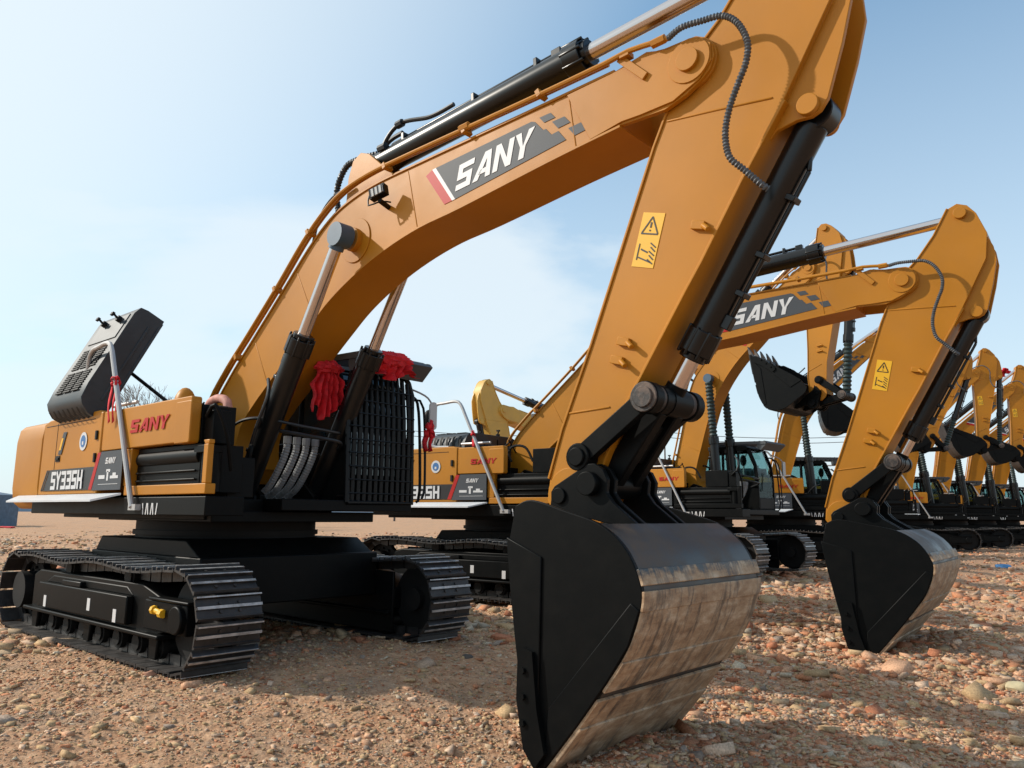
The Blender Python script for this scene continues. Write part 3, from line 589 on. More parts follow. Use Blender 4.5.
def b_deckmarks(mb):
    for i in range(6): quadbar(mb, (0.86+0.055*i, 1.29), (0.84+0.055*i+0.04*(i % 2), 1.40), 0.018, -1.4015, 0.003)
def b_handrail(mb):
    P = [(0.70, -1.45, 1.36), (-0.22, -1.42, 3.08), (-0.30, -1.42, 3.17), (-0.42, -1.42, 3.19), (-0.80, -1.40, 3.17), (-0.90, -1.40, 3.10), (-0.98, -1.38, 2.86), (-0.98, -1.36, 2.5), (-0.86, -1.34, 2.44), (-0.6, -1.3, 2.43)]
    Q = []
    for i in range(len(P)-1):
        a, b_ = Vector(P[i]), Vector(P[i+1]); k = max(1, int((b_-a).length/0.12)); Q += [a.lerp(b_, j/k) for j in range(k)]
    Q.append(Vector(P[-1])); mb.tube(Q, 0.027, 10, 0.06)
    mb.tube([(-0.3, -1.32, 2.47), (0.32, -1.32, 2.47)], 0.02, 8, smooth=False); mb.box(0.64, 0.80, -1.46, -1.40, 1.33, 1.39)
def b_mirror(mb):
    mb.add(*sphere_data(12, 8, (0.10, 0.05, 0.17)))
def sphere_data(nu, nv, sc=(1, 1, 1), c=(0, 0, 0), fn=None):
    vs = [(0, 0, 1)] + [(math.sin(math.pi*j/nv)*math.cos(2*math.pi*i/nu), math.sin(math.pi*j/nv)*math.sin(2*math.pi*i/nu), math.cos(math.pi*j/nv)) for j in range(1, nv) for i in range(nu)] + [(0, 0, -1)]
    fs = [(0, 1+i, 1+(i+1) % nu) for i in range(nu)] + [(1+(j-1)*nu+i, 1+j*nu+i, 1+j*nu+(i+1) % nu, 1+(j-1)*nu+(i+1) % nu) for j in range(1, nv-1) for i in range(nu)]
    e = len(vs)-1; fs += [(e, 1+(nv-2)*nu+(i+1) % nu, 1+(nv-2)*nu+i) for i in range(nu)]
    if fn: vs = [fn(v) for v in vs]
    return [(c[0]+v[0]*sc[0], c[1]+v[1]*sc[1], c[2]+v[2]*sc[2]) for v in vs], fs
# hood: origin on its hinge (right edge), x rearwards negative, lies over +y when closed; outer skin is +z
def b_hood(mb):
    X0, X1 = -1.05, 0.0
    prof = [(0.0, -0.02), (0.0, 0.16), (0.06, 0.27), (0.12, 0.32), (0.30, 0.34), (1.30, 0.34), (1.40, 0.31), (1.42, 0.22), (1.42, 0.0)]   # (y,z)
    inner = [(y*0.96+0.03, max(-0.02, z-0.03)) for y, z in prof]
    n = len(prof)
    vs = [(x, y, z) for x in (X0, X1) for y, z in prof] + [(x, y, z) for x in (X0+.03, X1-.03) for y, z in inner]
    fs = [(i, i+1, n+i+1, n+i) for i in range(n-1)] + [(2*n+i+1, 2*n+i, 3*n+i, 3*n+i+1) for i in range(n-1)]
    fs += [tuple(range(n-1, -1, -1)), tuple(range(n, 2*n)), tuple(range(2*n, 3*n)), tuple(range(4*n-1, 3*n-1, -1))]
    mb.add(vs, fs)
    mb.box(X1+0.001, X1+0.012, 0.2, 1.25, 0.10, 0.13); mb.box(X1+0.001, X1+0.012, 0.12, 1.32, 0.0, 0.025)
    mb.box(X0+0.15, X1-0.1, 0.95, 1.30, 0.335, 0.352)
def b_louvres(mb):
    for r_ in range(2):
        for c_ in range(9):
            for k in range(3):
                y = 0.22+0.345*r_+c_*0.034; x = -0.27-0.25*k; mb.box(x-0.10, x+0.10, y, y+0.018, 0.340, 0.3545)
def b_rib(mb):
    for k in range(7):
        x = -0.98+0.14*k; mb.add([(x, -0.012, 0.0), (x+0.05, -0.012, 0.0), (x+0.05, -0.012, 0.2), (x, -0.012, 0.2), (x, 0.03, 0.27), (x+0.05, 0.03, 0.27), (x, 0.01, 0.0), (x+0.05, 0.01, 0.0)], [(0, 1, 2, 3), (3, 2, 5, 4)])
def b_latch(mb):
    mb.cyl((0, 0, 0), (0, 0, 0.05), 0.04, n=12); mb.cyl((0, 0, 0.05), (0, 0.02, 0.11), 0.014, n=8); mb.box(-0.03, 0.03, -0.01, 0.03, 0.10, 0.13)
def b_engine(mb):
    rs = random.Random(5)
    mb.box(-2.0, -0.35, -0.94, 0.9, 1.48, 2.25)
    mb.cyl((-0.75, -0.5, 2.25), (-0.75, -0.1, 2.25), 0.17, n=18); mb.tube([(-0.9, 0.2, 2.2), (-0.5, 0.1, 2.5), (-0.1, -0.3, 2.45), (0.1, -0.7, 2.2)], 0.05, 10)
    for i in range(10):
        x, y = rs.uniform(-1.2, 0.3), rs.uniform(-0.9, 0.3)
        mb.tube([(x, y, 2.2), (x+.1, y+.05, 2.42+rs.uniform(0, .12)), (x+.35, y+.1, 2.44), (x+.5, y+.12, 2.2)], 0.022, 7)
    for i in range(7): mb.cyl((rs.uniform(-.4, .2), rs.uniform(-.8, -.1), 2.3), (rs.uniform(-.4, .2), rs.uniform(-.8, -.1), 2.58), 0.012, n=6)
def b_intake(mb): mb.add(*sphere_data(18, 10, (0.12, 0.12, 0.22), (0.62, -0.95, 2.42))); mb.box(0.48, 0.78, -1.1, -0.8, 2.36, 2.42)
def b_pipepink(mb): mb.tube([(1.0, -0.9, 2.34), (1.08, -0.9, 2.44), (1.25, -0.9, 2.47), (1.42, -0.9, 2.42), (1.46, -0.9, 2.30)], 0.045, 12)
# cab
CY0, CY1, CX0, CX1, CZ0, CZ1 = 0.44, 1.33, -0.15, 1.62, 1.46, 3.02
def b_cabframe(mb):
    side = [(CX0, CZ0), (CX0, 2.88), (CX0+.10, CZ1), (1.30, CZ1), (1.46, 2.92), (1.58, 2.55), (CX1, 2.2), (CX1, CZ0)]
    hole = [(0.10, 2.16), (0.10, 2.84), (1.22, 2.88), (1.36, 2.82), (1.49, 2.4), (1.50, 2.16)]
    for y in (CY0, CY1-0.05):
        yy = (y, y+0.05)
        mb.prism([(CX0, CZ0), (CX0, 2.15), (CX1, 2.15), (CX1, CZ0)], *yy)
        mb.prism([(CX0, 2.15), (CX0, 2.88), (CX0+.10, CZ1), (0.08, CZ1), (0.08, 2.15)], *yy)
        mb.prism([(0.08, 2.88), (0.08, CZ1), (1.30, CZ1), (1.40, 2.965), (1.30, 2.90)], *yy)
        mb.prism([(1.33, 2.91), (1.42, 2.95), (1.58, 2.55), (CX1, 2.15), (1.53, 2.15), (1.50, 2.5)], *yy)
        mb.box(0.66, 0.72, yy[0], yy[1], 2.15, 2.9)
    mb.prism([(CX0, 2.9), (CX0+.10, CZ1+.001), (1.30, CZ1+.001), (1.42, 2.95), (1.36, 2.92), (1.28, 2.97), (CX0+.12, 2.97)], CY0+0.05, CY1-0.05)
    mb.box(CX0, CX0+.05, CY0+.05, CY1-.05, CZ0, 2.15); mb.box(CX0, CX0+.05, CY0+.05, CY1-.05, 2.80, 2.92)
    mb.box(CX1-.06, CX1, CY0+.05, CY1-.05, CZ0, 1.75)
    mb.box(CX0, CX1, CY0+.05, CY1-.05, CZ0, CZ0+0.05)
def b_cabglass(mb):
    mb.prism([(0.08, 2.15), (0.08, 2.9), (1.34, 2.9), (1.52, 2.4), (1.55, 2.15)], CY0+0.02, CY0+0.03); mb.prism([(0.08, 2.15), (0.08, 2.9), (1.34, 2.9), (1.52, 2.4), (1.55, 2.15)], CY1-0.03, CY1-0.02)
    mb.prism([(1.585, 1.75), (1.585, 2.2), (1.53, 2.55), (1.39, 2.92), (1.40, 2.93), (1.545, 2.55), (1.60, 2.2), (1.60, 1.75)], CY0+.05, CY1-.05)
    mb.box(CX0+.02, CX0+.03, CY0+.05, CY1-.05, 2.15, 2.8)
def b_seat(mb):
    mb.prism([(0.25, 1.5), (0.25, 1.95), (0.15, 2.5), (0.28, 2.52), (0.38, 2.05), (0.8, 2.0), (0.82, 1.86), (0.6, 1.5)], 0.68, 1.12)
    mb.box(0.18, 0.27, 0.78, 1.02, 2.5, 2.68); mb.box(0.95, 1.05, 0.6, 0.68, 1.5, 2.15); mb.box(0.95, 1.05, 1.12, 1.2, 1.5, 2.15); mb.box(1.35, 1.5, 0.55, 1.25, 1.5, 1.9)
def b_guard(mb):
    # falling-object guard on the windscreen: frame, upright bars, thin cross wires
    def y_(u): return CY0-0.02 + u*0.93
    Z0, Z1 = 1.44, 3.01
    def X(z): return 1.70 - max(0, (z-2.3))**1.4*0.14
    fr = [(y_(0), Z0), (y_(0), Z1-0.28), (y_(0.04), Z1-0.14), (y_(0.12), Z1-0.04), (y_(0.24), Z1), (y_(0.76), Z1), (y_(0.88), Z1-0.04), (y_(0.96), Z1-0.14), (y_(1), Z1-0.28), (y_(1), Z0), (y_(0), Z0)]
    mb.tube([(X(z), y, z) for y, z in fr], 0.032, 10, smooth=False)
    for i in range(11):
        y = y_(0.07+0.86*i/10); zt = Z1-(0.02 if 1 < i < 9 else 0.07 if 0 < i < 10 else 0.15)
        mb.tube([(X(z), y, z) for z in np.linspace(Z0, zt, 12)], 0.027, 10, smooth=False)
    for z in np.linspace(Z0+0.1, Z1-0.28, 9): mb.tube([(X(z)+0.022, y_(0), z), (X(z)+0.022, y_(1), z)], 0.010, 6, smooth=False)
    for y in (y_(0), y_(1)):
        for z in (1.5, 2.7): mb.tube([(X(z), y, z), (1.5, min(max(y, CY0), CY1), z)], 0.02, 8, smooth=False)
def b_guardrail(mb):
    mb.tube([(1.62, 1.50, 1.46), (1.66, 1.52, 1.6), (1.60, 1.52, 2.55), (1.5, 1.50, 2.75), (1.42, 1.43, 2.76)], 0.018, 8)
    mb.tube([(1.72, 1.5, 1.5), (1.70, 1.56, 1.7), (1.64, 1.56, 2.6), (1.5, 1.5, 2.7)], 0.015, 8)
def b_roofguard(mb):
    for y in (0.40, 1.40): mb.box(-0.1, 1.86, y, y+0.05, 3.06, 3.13, Matrix.Rotation(R(1.5), 3, 'Y'))
    for i in range(16):
        x = -0.08+i*0.124; mb.box(x, x+0.03, 0.45, 1.40, 3.07, 3.12, Matrix.Rotation(R(25), 3, 'Y'))
    mb.prism([(1.62, 3.04), (1.86, 3.10), (1.90, 3.06), (1.72, 2.90), (1.64, 2.92)], 0.42, 1.46)
def b_mirrorbig(mb):
    mb.prism(rrect(-0.045, 0.045, -0.17, 0.17, 0.04), -0.02, 0.02)
def b_wiper(mb): mb.tube([(1.62, 0.62, 1.9), (1.60, 0.75, 2.35)], 0.01, 6, smooth=False)
def b_light(mb):
    mb.c = 0; mb.box(-0.09, 0.09, -0.07, 0.0, -0.055, 0.055); mb.tube([(-0.12, -0.02, 0.03), (-0.14, -0.03, -0.08), (0.0, -0.03, -0.1), (0.06, 0.06, -0.09)], 0.008, 6); mb.box(-0.02, 0.02, -0.04, 0.14, -0.11, -0.08)
    mb.c = 1; mb.box(-0.075, 0.075, -0.078, -0.0701, -0.042, 0.042)
    mb.c = 0
    for i in range(4): mb.box(-0.075+0.045*i, -0.067+0.045*i, -0.084, -0.0785, -0.045, 0.045)

def excavator(label, loc, h, boom, stick, buck, hood='down', sim=False, guard=True, box1=1.70, tilt=0.0, paint='orange', group='large orange excavators', hoses=True, trackmat='track', handrail=True, bs=1.0):
    T = thing('excavator', label, 'excavator', loc, (-tilt, 0, h), group)
    K = paint
    # --- undercarriage
    for s in (-1, 1):
        tr = part('crawler_track', 'shoes_'+trackmat+('s' if sim else ''), lambda mb: b_shoes(mb, sim), [trackmat, 'polish'], T, (0, 1.3*s, 0.0))
        part('track_frame', 'tframe%d' % s, b_tframe(s), 'black', tr, bevel=0.012)
        part('idler_wheel', 'idler', b_idler, 'blackm', tr, (2.03, 0, 0.455)); part('drive_sprocket', 'sprocket', b_sprocket, 'blackm', tr, (-2.05, 0, 0.455))
        if not sim:
            for i in range(8): part('track_roller', 'roller', b_roller, 'blackm', tr, (-1.5+i*0.43, 0, 0.18))
            for x in (-0.7, 0.8): part('carrier_roller', 'roller', b_roller, 'blackm', tr, (x, 0, 0.765))
            if s == -1:
                for x, z in ((-1.05, 0.345), (0.15, 0.40), (0.78, 0.345)): part('sticker', 'tsticker', lambda mb: mb.box(0, 0.07, -0.274, -0.2705, 0, 0.12), 'decalwhite', tr, (x, 0, z))
                part('grease_valve', 'gvalve', lambda mb: (mb.cyl((1.58, -0.245, 0.52), (1.74, -0.245, 0.50), 0.025, n=10), mb.cyl((1.56, -0.245, 0.52), (1.60, -0.245, 0.52), 0.04, n=8), mb.cyl((1.70, -0.245, 0.50), (1.76, -0.245, 0.50), 0.038, n=8)), 'label', tr)
    part('undercarriage_frame', 'carbody', b_carbody, 'black', T, bevel=0.015); part('slewing_ring', 'slew', b_slew, 'blackm', T)
    # --- upper
    part('deck', 'deck', b_deck, 'black', T, bevel=0.01); part('counterweight', 'cw'+K, b_cweight, K, T, bevel=0.02)
    sh = part('side_doors', 'shouse'+K, b_sidehouse, K, T, bevel=0.015)
    part('left_door', 'ldoor'+K, b_leftdoor, K, T, bevel=0.015)
    part('door_seams', 'shl', b_sidehouse_lines, 'blackm', sh); 
    for x_, z_ in ((-0.42, 2.15), (-0.42, 1.9)): part('hinge', 'hinge', lambda mb: (mb.box(-0.02, 0.02, -1.432, -1.414, -0.05, 0.05), mb.cyl((0.02, -1.425, -0.05), (0.02, -1.425, 0.05), 0.012, n=8)), 'blackm' if not sim else K, sh, (x_, 0, z_))
    part('door_handle', 'dhandle', lambda mb: (mb.box(-0.06, 0.06, -1.424, -1.414, -0.035, 0.035), mb.box(-0.045, 0.045, -1.436, -1.424, -0.012, 0.012)), 'blackm', sh, (-1.52, 0, 1.93))
    tb = part('tool_box', 'tb%.1f' % box1+K, b_toolbox(box1), K, T, bevel=0.01); part('lower_bay_frame', 'plat%d' % sim+K, b_platform(box1), 'black' if sim else K, T, bevel=0.008)
    part('lower_bay', 'lbay', b_lowerbay, 'black', T, bevel=0.006); part('engine', 'engine', b_engine, 'blackm', T)
    cwk = part('catwalk', 'catw', b_catwalk2, 'white', T)
    if not sim or paint == 'orange':
        part('decals', 'decals', b_decals, ['decalblack', 'red', 'decalwhite', 'decalgrey', 'blue', 'label'], sh)
        if box1 > 1.5: part('lettering', 'rsany', b_redsany(0.42, 0.135), 'red', tb)
        else: part('lettering', 'rsany2', b_redsany(-0.02, 0.085), 'red', tb)
        part('deck_lettering', 'dmarks', b_deckmarks, 'decalwhite', T)
    if handrail: 
        hr = part('handrail', 'hrail', b_handrail, 'steel', T)
        if hood == 'down': part('mirror', 'mir', b_mirror, 'black', hr, (-0.98, -1.42, 2.92), (0, 0, R(20)))
    if hood == 'up': part('air_intake', 'intake', b_intake, K, T); part('coolant_pipe', 'ppipe', b_pipepink, 'pink', T)
    # hood
    if hood == 'up': ho = part('engine_hood', 'hood', b_hood, 'hood', T, (-0.58, -1.33, 2.33), (R(64), 0, 0), bevel=0.01, label='grey engine hood propped open')
    else: ho = part('engine_hood', 'hood', b_hood, 'hood', T, (-1.10+0.75, -1.18, 2.36), (0, 0, 0), bevel=0.01)
    part('louvres', 'louv', b_louvres, 'blackm', ho); part('rib_panel', 'ribp', b_rib, 'blackm', ho)
    for x in (-0.25, -0.68): part('latch', 'latch', b_latch, 'blackm', ho, (x, 1.22, 0.36))
    if hood == 'up': part('hood_prop', 'prop', lambda mb: mb.tube([(-0.1, -0.55, 2.4), (-1.05, -0.85, 3.0)], 0.022, 8, smooth=False), 'blackm', T)
    # cab
    cb = part('cab', 'cabf', b_cabframe, 'black', T, bevel=0.012); part('window', 'cabg%d' % guard, b_cabglass, 'glassdark' if guard else 'glass', cb); part('seat', 'cabs', b_seat, 'darkin', cb, bevel=0.02)
    part('roof_guard', 'rguard', b_roofguard, 'hosegrey', cb); part('grab_rail', 'grab', b_guardrail, 'blackm' if guard else 'steel', cb)
    if guard: part('windscreen_guard', 'guard', b_guard, 'guardpaint', cb)
    else: part('wiper', 'wiper', b_wiper, 'blackm', cb)
    part('mirror', 'mirb', b_mirrorbig, 'steel', cb, (1.75, 1.62, 2.5), (0, 0, R(70)))
    part('mirror_arm', 'mira', lambda mb: mb.tube([(1.5, 1.42, 2.85), (1.7, 1.58, 2.72), (1.76, 1.62, 2.5), (1.70, 1.58, 2.25)], 0.012, 6), 'steel', cb)
    # --- boom
    bo = part('boom', 'boom'+K, b_boom, K, T, (FOOT[0], 0, FOOT[1]), (0, -boom, 0), bevel=0.006)
    part('boom_pipes', 'bpipe'+K, b_boompipe, K, bo)
    part('logo', 'logo', b_logo, ['decalgrey', 'red', 'decalwhite'], bo); 
    if not sim: part('work_light', 'wlight', b_light, ['black', 'lamp'], bo, (3.50, -0.37, 1.20), (0, R(8), R(15)))
    bp = lambda p: add2(FOOT, rot2((p[0]*bs, p[1]*bs), boom))
    tip = bp((LB, 0)); sp = lambda p: add2(tip, rot2((p[0]*bs, p[1]*bs), stick))
    ctop = bp((2.91, 1.11))
    for s in (-1, 1):
        c_ = hydraulic('boom_cylinder', 'bcyl', T, (1.02, 1.42), ctop, 0.45*s*bs, 0.115, 0.062, 1.92, 1.9, ('blackg', 'chrome', 'blueend'), bs=bs, wrap=sim)
    hydraulic('stick_cylinder', 'scyl', T, bp((3.16, 1.97)), sp((-0.92, 0.50)), 0, 0.125, 0.07, 2.80, 2.3, bs=bs)
    st = part('stick', 'stick'+K, b_stick, K, T, (tip[0], 0, tip[1]), (0, -stick, 0), bevel=0.006)
    part('warning_label', 'warn', b_warn, ['label', 'decalblack'], st)
    hinge = sp((3.20, -0.22)); p2 = add2(hinge, rot2((PIN2[0]*bs, PIN2[1]*bs), buck)); piv = sp((2.90, -0.14))
    # four-bar
    r1, r2_ = 0.68*bs, 0.73*bs; dx, dz = p2[0]-piv[0], p2[1]-piv[1]; d = math.hypot(dx, dz); d_ = min(max(d, 0.06), r1+r2_-0.005)
    a = (r1*r1-r2_*r2_+d_*d_)/(2*d_); hh = math.sqrt(max(0, r1*r1-a*a)); ux, uz = dx/d, dz/d
    cands = [(piv[0]+a*ux-k*hh*uz, piv[1]+a*uz+k*hh*ux) for k in (1, -1)]
    fwd = rot2((0, 1), stick); q = max(cands, key=lambda c: (c[0]-piv[0])*fwd[0]+(c[1]-piv[1])*fwd[1])
    hydraulic('bucket_cylinder', 'kcyl', T, sp((0.33, 0.90)), q, 0, 0.105, 0.062, 1.74, 1.5, bs=bs, wrap=sim)
    ar = math.atan2(q[1]-piv[1], q[0]-piv[0])
    for s in (-1, 1): part('rocker_arm', 'rock%d' % s, b_rocker if s > 0 else (lambda mb: b_rocker(mb)), 'black', T, (piv[0], 0.285*s, piv[1]), (0, -ar, 0), bevel=0.008)
    part('bucket_link', 'hlink', b_hlink, 'black', T, (q[0], 0, q[1]), (0, -math.atan2(p2[1]-q[1], p2[0]-q[0]), 0), bevel=0.012)
    part('link_pin', 'lpin', b_pinhead, 'rust', T, (q[0], 0, q[1]), bevel=0.006)
    # bucket
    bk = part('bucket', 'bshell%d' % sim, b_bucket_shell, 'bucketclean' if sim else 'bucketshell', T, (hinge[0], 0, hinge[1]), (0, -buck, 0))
    for s in (-1, 1):
        part('side_plate', 'bside%d' % s, b_bucket_side(s), 'black', bk, bevel=0.006)
        part('side_cutter', 'scut', b_sidecut, 'black', bk, (0.07, (HW+0.045)*s, -0.02))
    part('wear_plates', 'wear%d' % sim, b_wear, 'bucketclean' if sim else 'bucket', bk, bevel=0.004); part('hinge_ears', 'ears', b_ears, 'black', bk, bevel=0.006)
    for i in range(5): part('tooth', 'tooth', b_tooth, 'trackold', bk, (0.22, -0.72+0.36*i, -1.70), (0, R(118), 0))
    if bs != 1.0:
        for o_ in T.children:
            if o_.name.split('.')[0] in ('boom', 'stick', 'rocker_arm', 'bucket_link', 'link_pin', 'bucket'):
                o_.scale = (bs,)*3
                if o_.name.startswith('rocker'): o_.location.y *= bs
    # hoses
    if hoses:
        W3 = lambda p, y: (p[0], y, p[1])
        HP = [(-0.16, -0.181), (-0.206, -0.068), (-0.233, 0.087), (-0.247, 0.239), (-0.184, 0.367), (-0.046, 0.474), (0.093, 0.50), (0.225, 0.48), (0.381, 0.458), (0.517, 0.46), (0.631, 0.488), (0.734, 0.546), (0.802, 0.647), (0.879, 0.76), (0.90, 0.80)]
        pts = [W3(bp((6.49, 0.25)), -0.315)]+[W3(sp(q_), -0.36 + (0.03 if k_ == 0 else 0) + (max(0, k_-11)*0.035)) for k_, q_ in enumerate(HP)][1:]
        part('hose', None, lambda mb: mb.tube(pts, 0.0165, 9, 0.0055, rib=0.5, ribp=0.024), 'hosegrey', T)
        # hose loops at the elbow feeding the stick cylinder
        def loops(mb):
            mb.tube([(2.62, -0.12, 1.66), (2.68, -0.12, 2.0), (2.9, -0.12, 2.16), (3.1, -0.1, 2.12), (3.3, -0.02, 2.06)], 0.028, 9, 0.01, rib=0.3, ribp=0.035)
            mb.tube([(2.75, 0.08, 1.66), (2.85, 0.06, 1.9), (3.1, 0.04, 2.0), (3.45, 0.0, 2.08), (3.7, 0, 2.02)], 0.024, 9, 0.05)
            mb.tube([(3.2, -0.08, 1.62), (3.45, -0.10, 1.95), (3.75, -0.08, 2.05), (4.1, -0.02, 1.86), (4.4, 0.0, 1.76)], 0.022, 9, 0.05)
            mb.tube([(2.2, -0.2, 1.6), (2.4, -0.22, 1.78), (2.7, -0.22, 1.86), (3.0, -0.2, 1.78)], 0.018, 8, 0.05)
            mb.cyl((3.42, -0.1, 1.98), (3.52, -0.1, 1.94), 0.045, n=8); mb.cyl((3.72, -0.08, 2.06), (3.80, -0.08, 2.03), 0.04, n=8)
        part('hose_loops', 'loops', loops, 'hose', bo)
        def grey(mb):
            for i in range(4):
                x = 1.50-0.02*i; y = -0.26+0.13*i
                mb.tube([(x, y+.03, 2.06), (x-0.02, y+0.03, 1.95), (x-0.10, y, 1.76), (x-0.24, y-0.02, 1.58), (x-0.42, y-0.03, 1.48)], 0.032, 9, 0.01, rib=0.22, ribp=0.03)
                mb.cyl((x-0.48, y-0.035, 1.46), (x-0.38, y-0.03, 1.485), 0.045, n=8); mb.cyl((x, y+0.03, 2.04), (x, y+0.03, 2.12), 0.042, n=8)
        part('hose_bundle', 'ghose', grey, 'braid', T)
        def cross(mb):
            mb.tube([(0.75, -0.48, 1.9), (1.0, -0.62, 2.18), (1.45, -0.6, 2.28), (1.8, -0.2, 2.2), (1.75, 0.2, 2.18), (1.5, 0.44, 2.2)], 0.016, 8, 0.05)
            mb.tube([(1.2, -0.58, 1.55), (1.45, -0.6, 2.1), (1.62, -0.57, 2.5), (1.5, -0.5, 2.7)], 0.018, 8, 0.05)
            mb.tube([(1.4, -0.5, 2.2), (1.7, -0.1, 2.12), (1.7, 0.3, 2.08), (1.4, 0.45, 2.0)], 0.02, 8, 0.05)
        part('hydraulic_line', 'cross', cross, 'hose', T)
    return T, bp, sp
M1, bp1, sp1 = excavator('nearest orange excavator with its grey engine hood propped open, bucket resting on rubble', (0, 0, -0.06), 0.0, R(23.85), R(-106.24), 0.0, hood='up')
M1.location.z = 0
for o in list(M1.children):
    if o.name.split('.')[0] == 'crawler_track': o.location.z = -0.07
M2, bp2, sp2 = excavator('orange excavator parked second, directly behind the nearest one, bucket resting on the ground', (-0.34, 5.75, 0.01), 0.074, R(23.06), R(-103.2), R(3.0), box1=0.66)
for o in M2.children:
    if o.name.split('.')[0] == 'bucket':
        o.scale = (1.16, 1.16, 1.03)

# machines with booms raised: pixel of the cab's top front corner fixes each place
def ray(px, py): return (fw*FPX + r2*(px-512) + u2*(384-py))
def raised(label, loc, h, boom, stick, buck, **k): return excavator(label, loc, h, R(boom), R(stick), R(buck), **k)
GR = 'orange excavators parked in a row with raised booms'
raised('orange excavator with raised boom and glazed cab just right of the nearest stick', (-0.99, 12.98, 0.03), -0.02, 59.7, -84.8, -131, bs=0.911, guard=False, sim=True, group=GR, box1=0.66, trackmat='trackold')
raised('orange excavator with raised boom seen between the third cab and the second machine stick', (-1.16, 18.9, 0.05), 0.40, 60.3, -101.8, -138, bs=0.863, guard=False, sim=True, group=GR, box1=0.66, trackmat='trackold')
raised('orange excavator with raised boom mostly hidden behind the second machine stick', (-1.3, 25.6, 0), 0.39, 58, -100, -135, bs=0.9, guard=False, sim=True, group=GR, box1=0.66)
raised('orange excavator with raised boom just right of the second bucket cylinder', (-1.16, 32.35, 0.0), 0.39, 64.5, -84.5, -122, bs=0.971, guard=False, sim=True, group=GR, box1=0.66)
raised('far orange excavator, third machine from the right edge of the row', (-0.81, 37.1, 0), 0.38, 62.7, -85.7, -124, bs=0.973, guard=False, sim=True, group=GR, box1=0.66)
raised('far orange excavator, second machine from the right edge of the row', (-0.5, 41.9, 0), 0.38, 61, -86, -121, bs=0.96, guard=False, sim=True, group=GR, box1=0.66)
raised('farthest orange excavator at the right edge of the row', (-0.2, 46.7, 0), 0.38, 62, -85, -125, bs=0.97, guard=False, sim=True, group=GR, box1=0.66)
_d = ray(499, 411)/FPX*26; _h = R(262); _x = FOOT[0]+LB*math.cos(R(33))
raised('yellow excavator facing left far behind the second machine', (CP.x+_d.x-math.cos(_h)*_x, CP.y+_d.y-math.sin(_h)*_x, CP.z+_d.z-FOOT[1]-LB*math.sin(R(33))), _h, 33, -97, -40, guard=False, sim=True, group=None, box1=0.66, paint='yellow')

# ---------------------------------------------------------------- ground
def vnoise(X, Y, sc, seed):
    x, y = X*sc, Y*sc; xi, yi = np.floor(x).astype(np.int64), np.floor(y).astype(np.int64); xf, yf = x-xi, y-yi
    def hsh(a, b_):
        n_ = (a*374761393+b_*668265263+seed*1442695041) & 0xffffffff; n_ = ((n_ ^ (n_ >> 13))*1274126177) & 0xffffffff
        return ((n_ ^ (n_ >> 16)) & 0xffff)/65535.0
    u, v = xf*xf*(3-2*xf), yf*yf*(3-2*yf)
    return (hsh(xi, yi)*(1-u)+hsh(xi+1, yi)*u)*(1-v)+(hsh(xi, yi+1)*(1-u)+hsh(xi+1, yi+1)*u)*v-0.5
def gheight(X, Y):
    X = np.asarray(X, float); Y = np.asarray(Y, float)
    s = np.clip((X-2.4)/3.2, 0, 1); s = s*s*(3-2*s)
    base = -0.075-0.20*s-0.12*np.clip(X-6.0, 0, 3.2)*np.clip((16-np.abs(Y))/8, 0, 1)
    far = np.clip((np.hypot(X, Y)-20)/60, 0, 1); base = base + far*0.25
    left = np.clip((-X-5)/14, 0, 1); base = base + left*0.28*np.clip((8-Y)/10, 0, 1)
    und = np.clip((np.abs(X)-2.9)/1.2, 0, 1)
    z = base + 0.10*vnoise(X, Y, 0.45, 1)*(0.15+0.85*und) + 0.06*vnoise(X, Y, 1.3, 2)*(0.25+0.75*und)
    rub = np.clip((X+Y*0.55-4.6)/2.5, 0, 1)
    z += 0.045*vnoise(X, Y, 4.1, 3)*(0.6+0.6*rub) + 0.030*vnoise(X, Y, 9.7, 4)*(0.8+0.4*rub) + 0.018*vnoise(X*0.6+Y, Y-X*0.3, 21, 5)
    z += 0.05*vnoise(X*0.35+Y, Y*0.4-X, 1.9, 8)
    # heaps pushed up round the two resting bucket lips
    for bx, by, a_, sx_, sy_ in ((5.85, -0.2, 0.10, 0.35, 0.7), (6.9, 0.6, 0.08, 0.7, 0.6), (6.35, 6.1, 0.16, 0.5, 1.0), (7.2, 5.7, 0.10, 0.8, 0.8)):
        z += a_*np.exp(-((X-bx)/sx_)**2-((Y-by)/sy_)**2)
    return z
def axis(lo, hi, st, far):
    a = list(np.arange(lo, hi, st)); s = st; x = hi
    while x < far: a.append(x); s *= 1.16; x += s
    a.append(far); s = st; x = lo-st
    while x > -far: a.insert(0, x); s *= 1.16; x -= s
    a.insert(0, -far); return np.array(a)
gx, gy = axis(-3, 9.5, 0.04, 900), axis(-4.5, 13, 0.05, 900)
GX, GY = np.meshgrid(gx, gy, indexing='ij'); GZ = gheight(GX, GY)
nx, ny = len(gx), len(gy); V = np.stack([GX, GY, GZ], -1).reshape(-1, 3)
idx = np.arange(nx*ny).reshape(nx, ny); F = np.stack([idx[:-1, :-1], idx[1:, :-1], idx[1:, 1:], idx[:-1, 1:]], -1).reshape(-1, 4)
def np_mesh(name, V, F):
    me = bpy.data.meshes.new(name); k = F.shape[1]
    me.vertices.add(len(V)); me.vertices.foreach_set('co', V.astype(np.float32).ravel()); me.loops.add(F.size); me.loops.foreach_set('vertex_index', F.astype(np.int32).ravel())
    me.polygons.add(len(F)); me.polygons.foreach_set('loop_start', np.arange(0, F.size, k, dtype=np.int32)); me.polygons.foreach_set('loop_total', np.full(len(F), k, np.int32)); me.update(calc_edges=True); return me
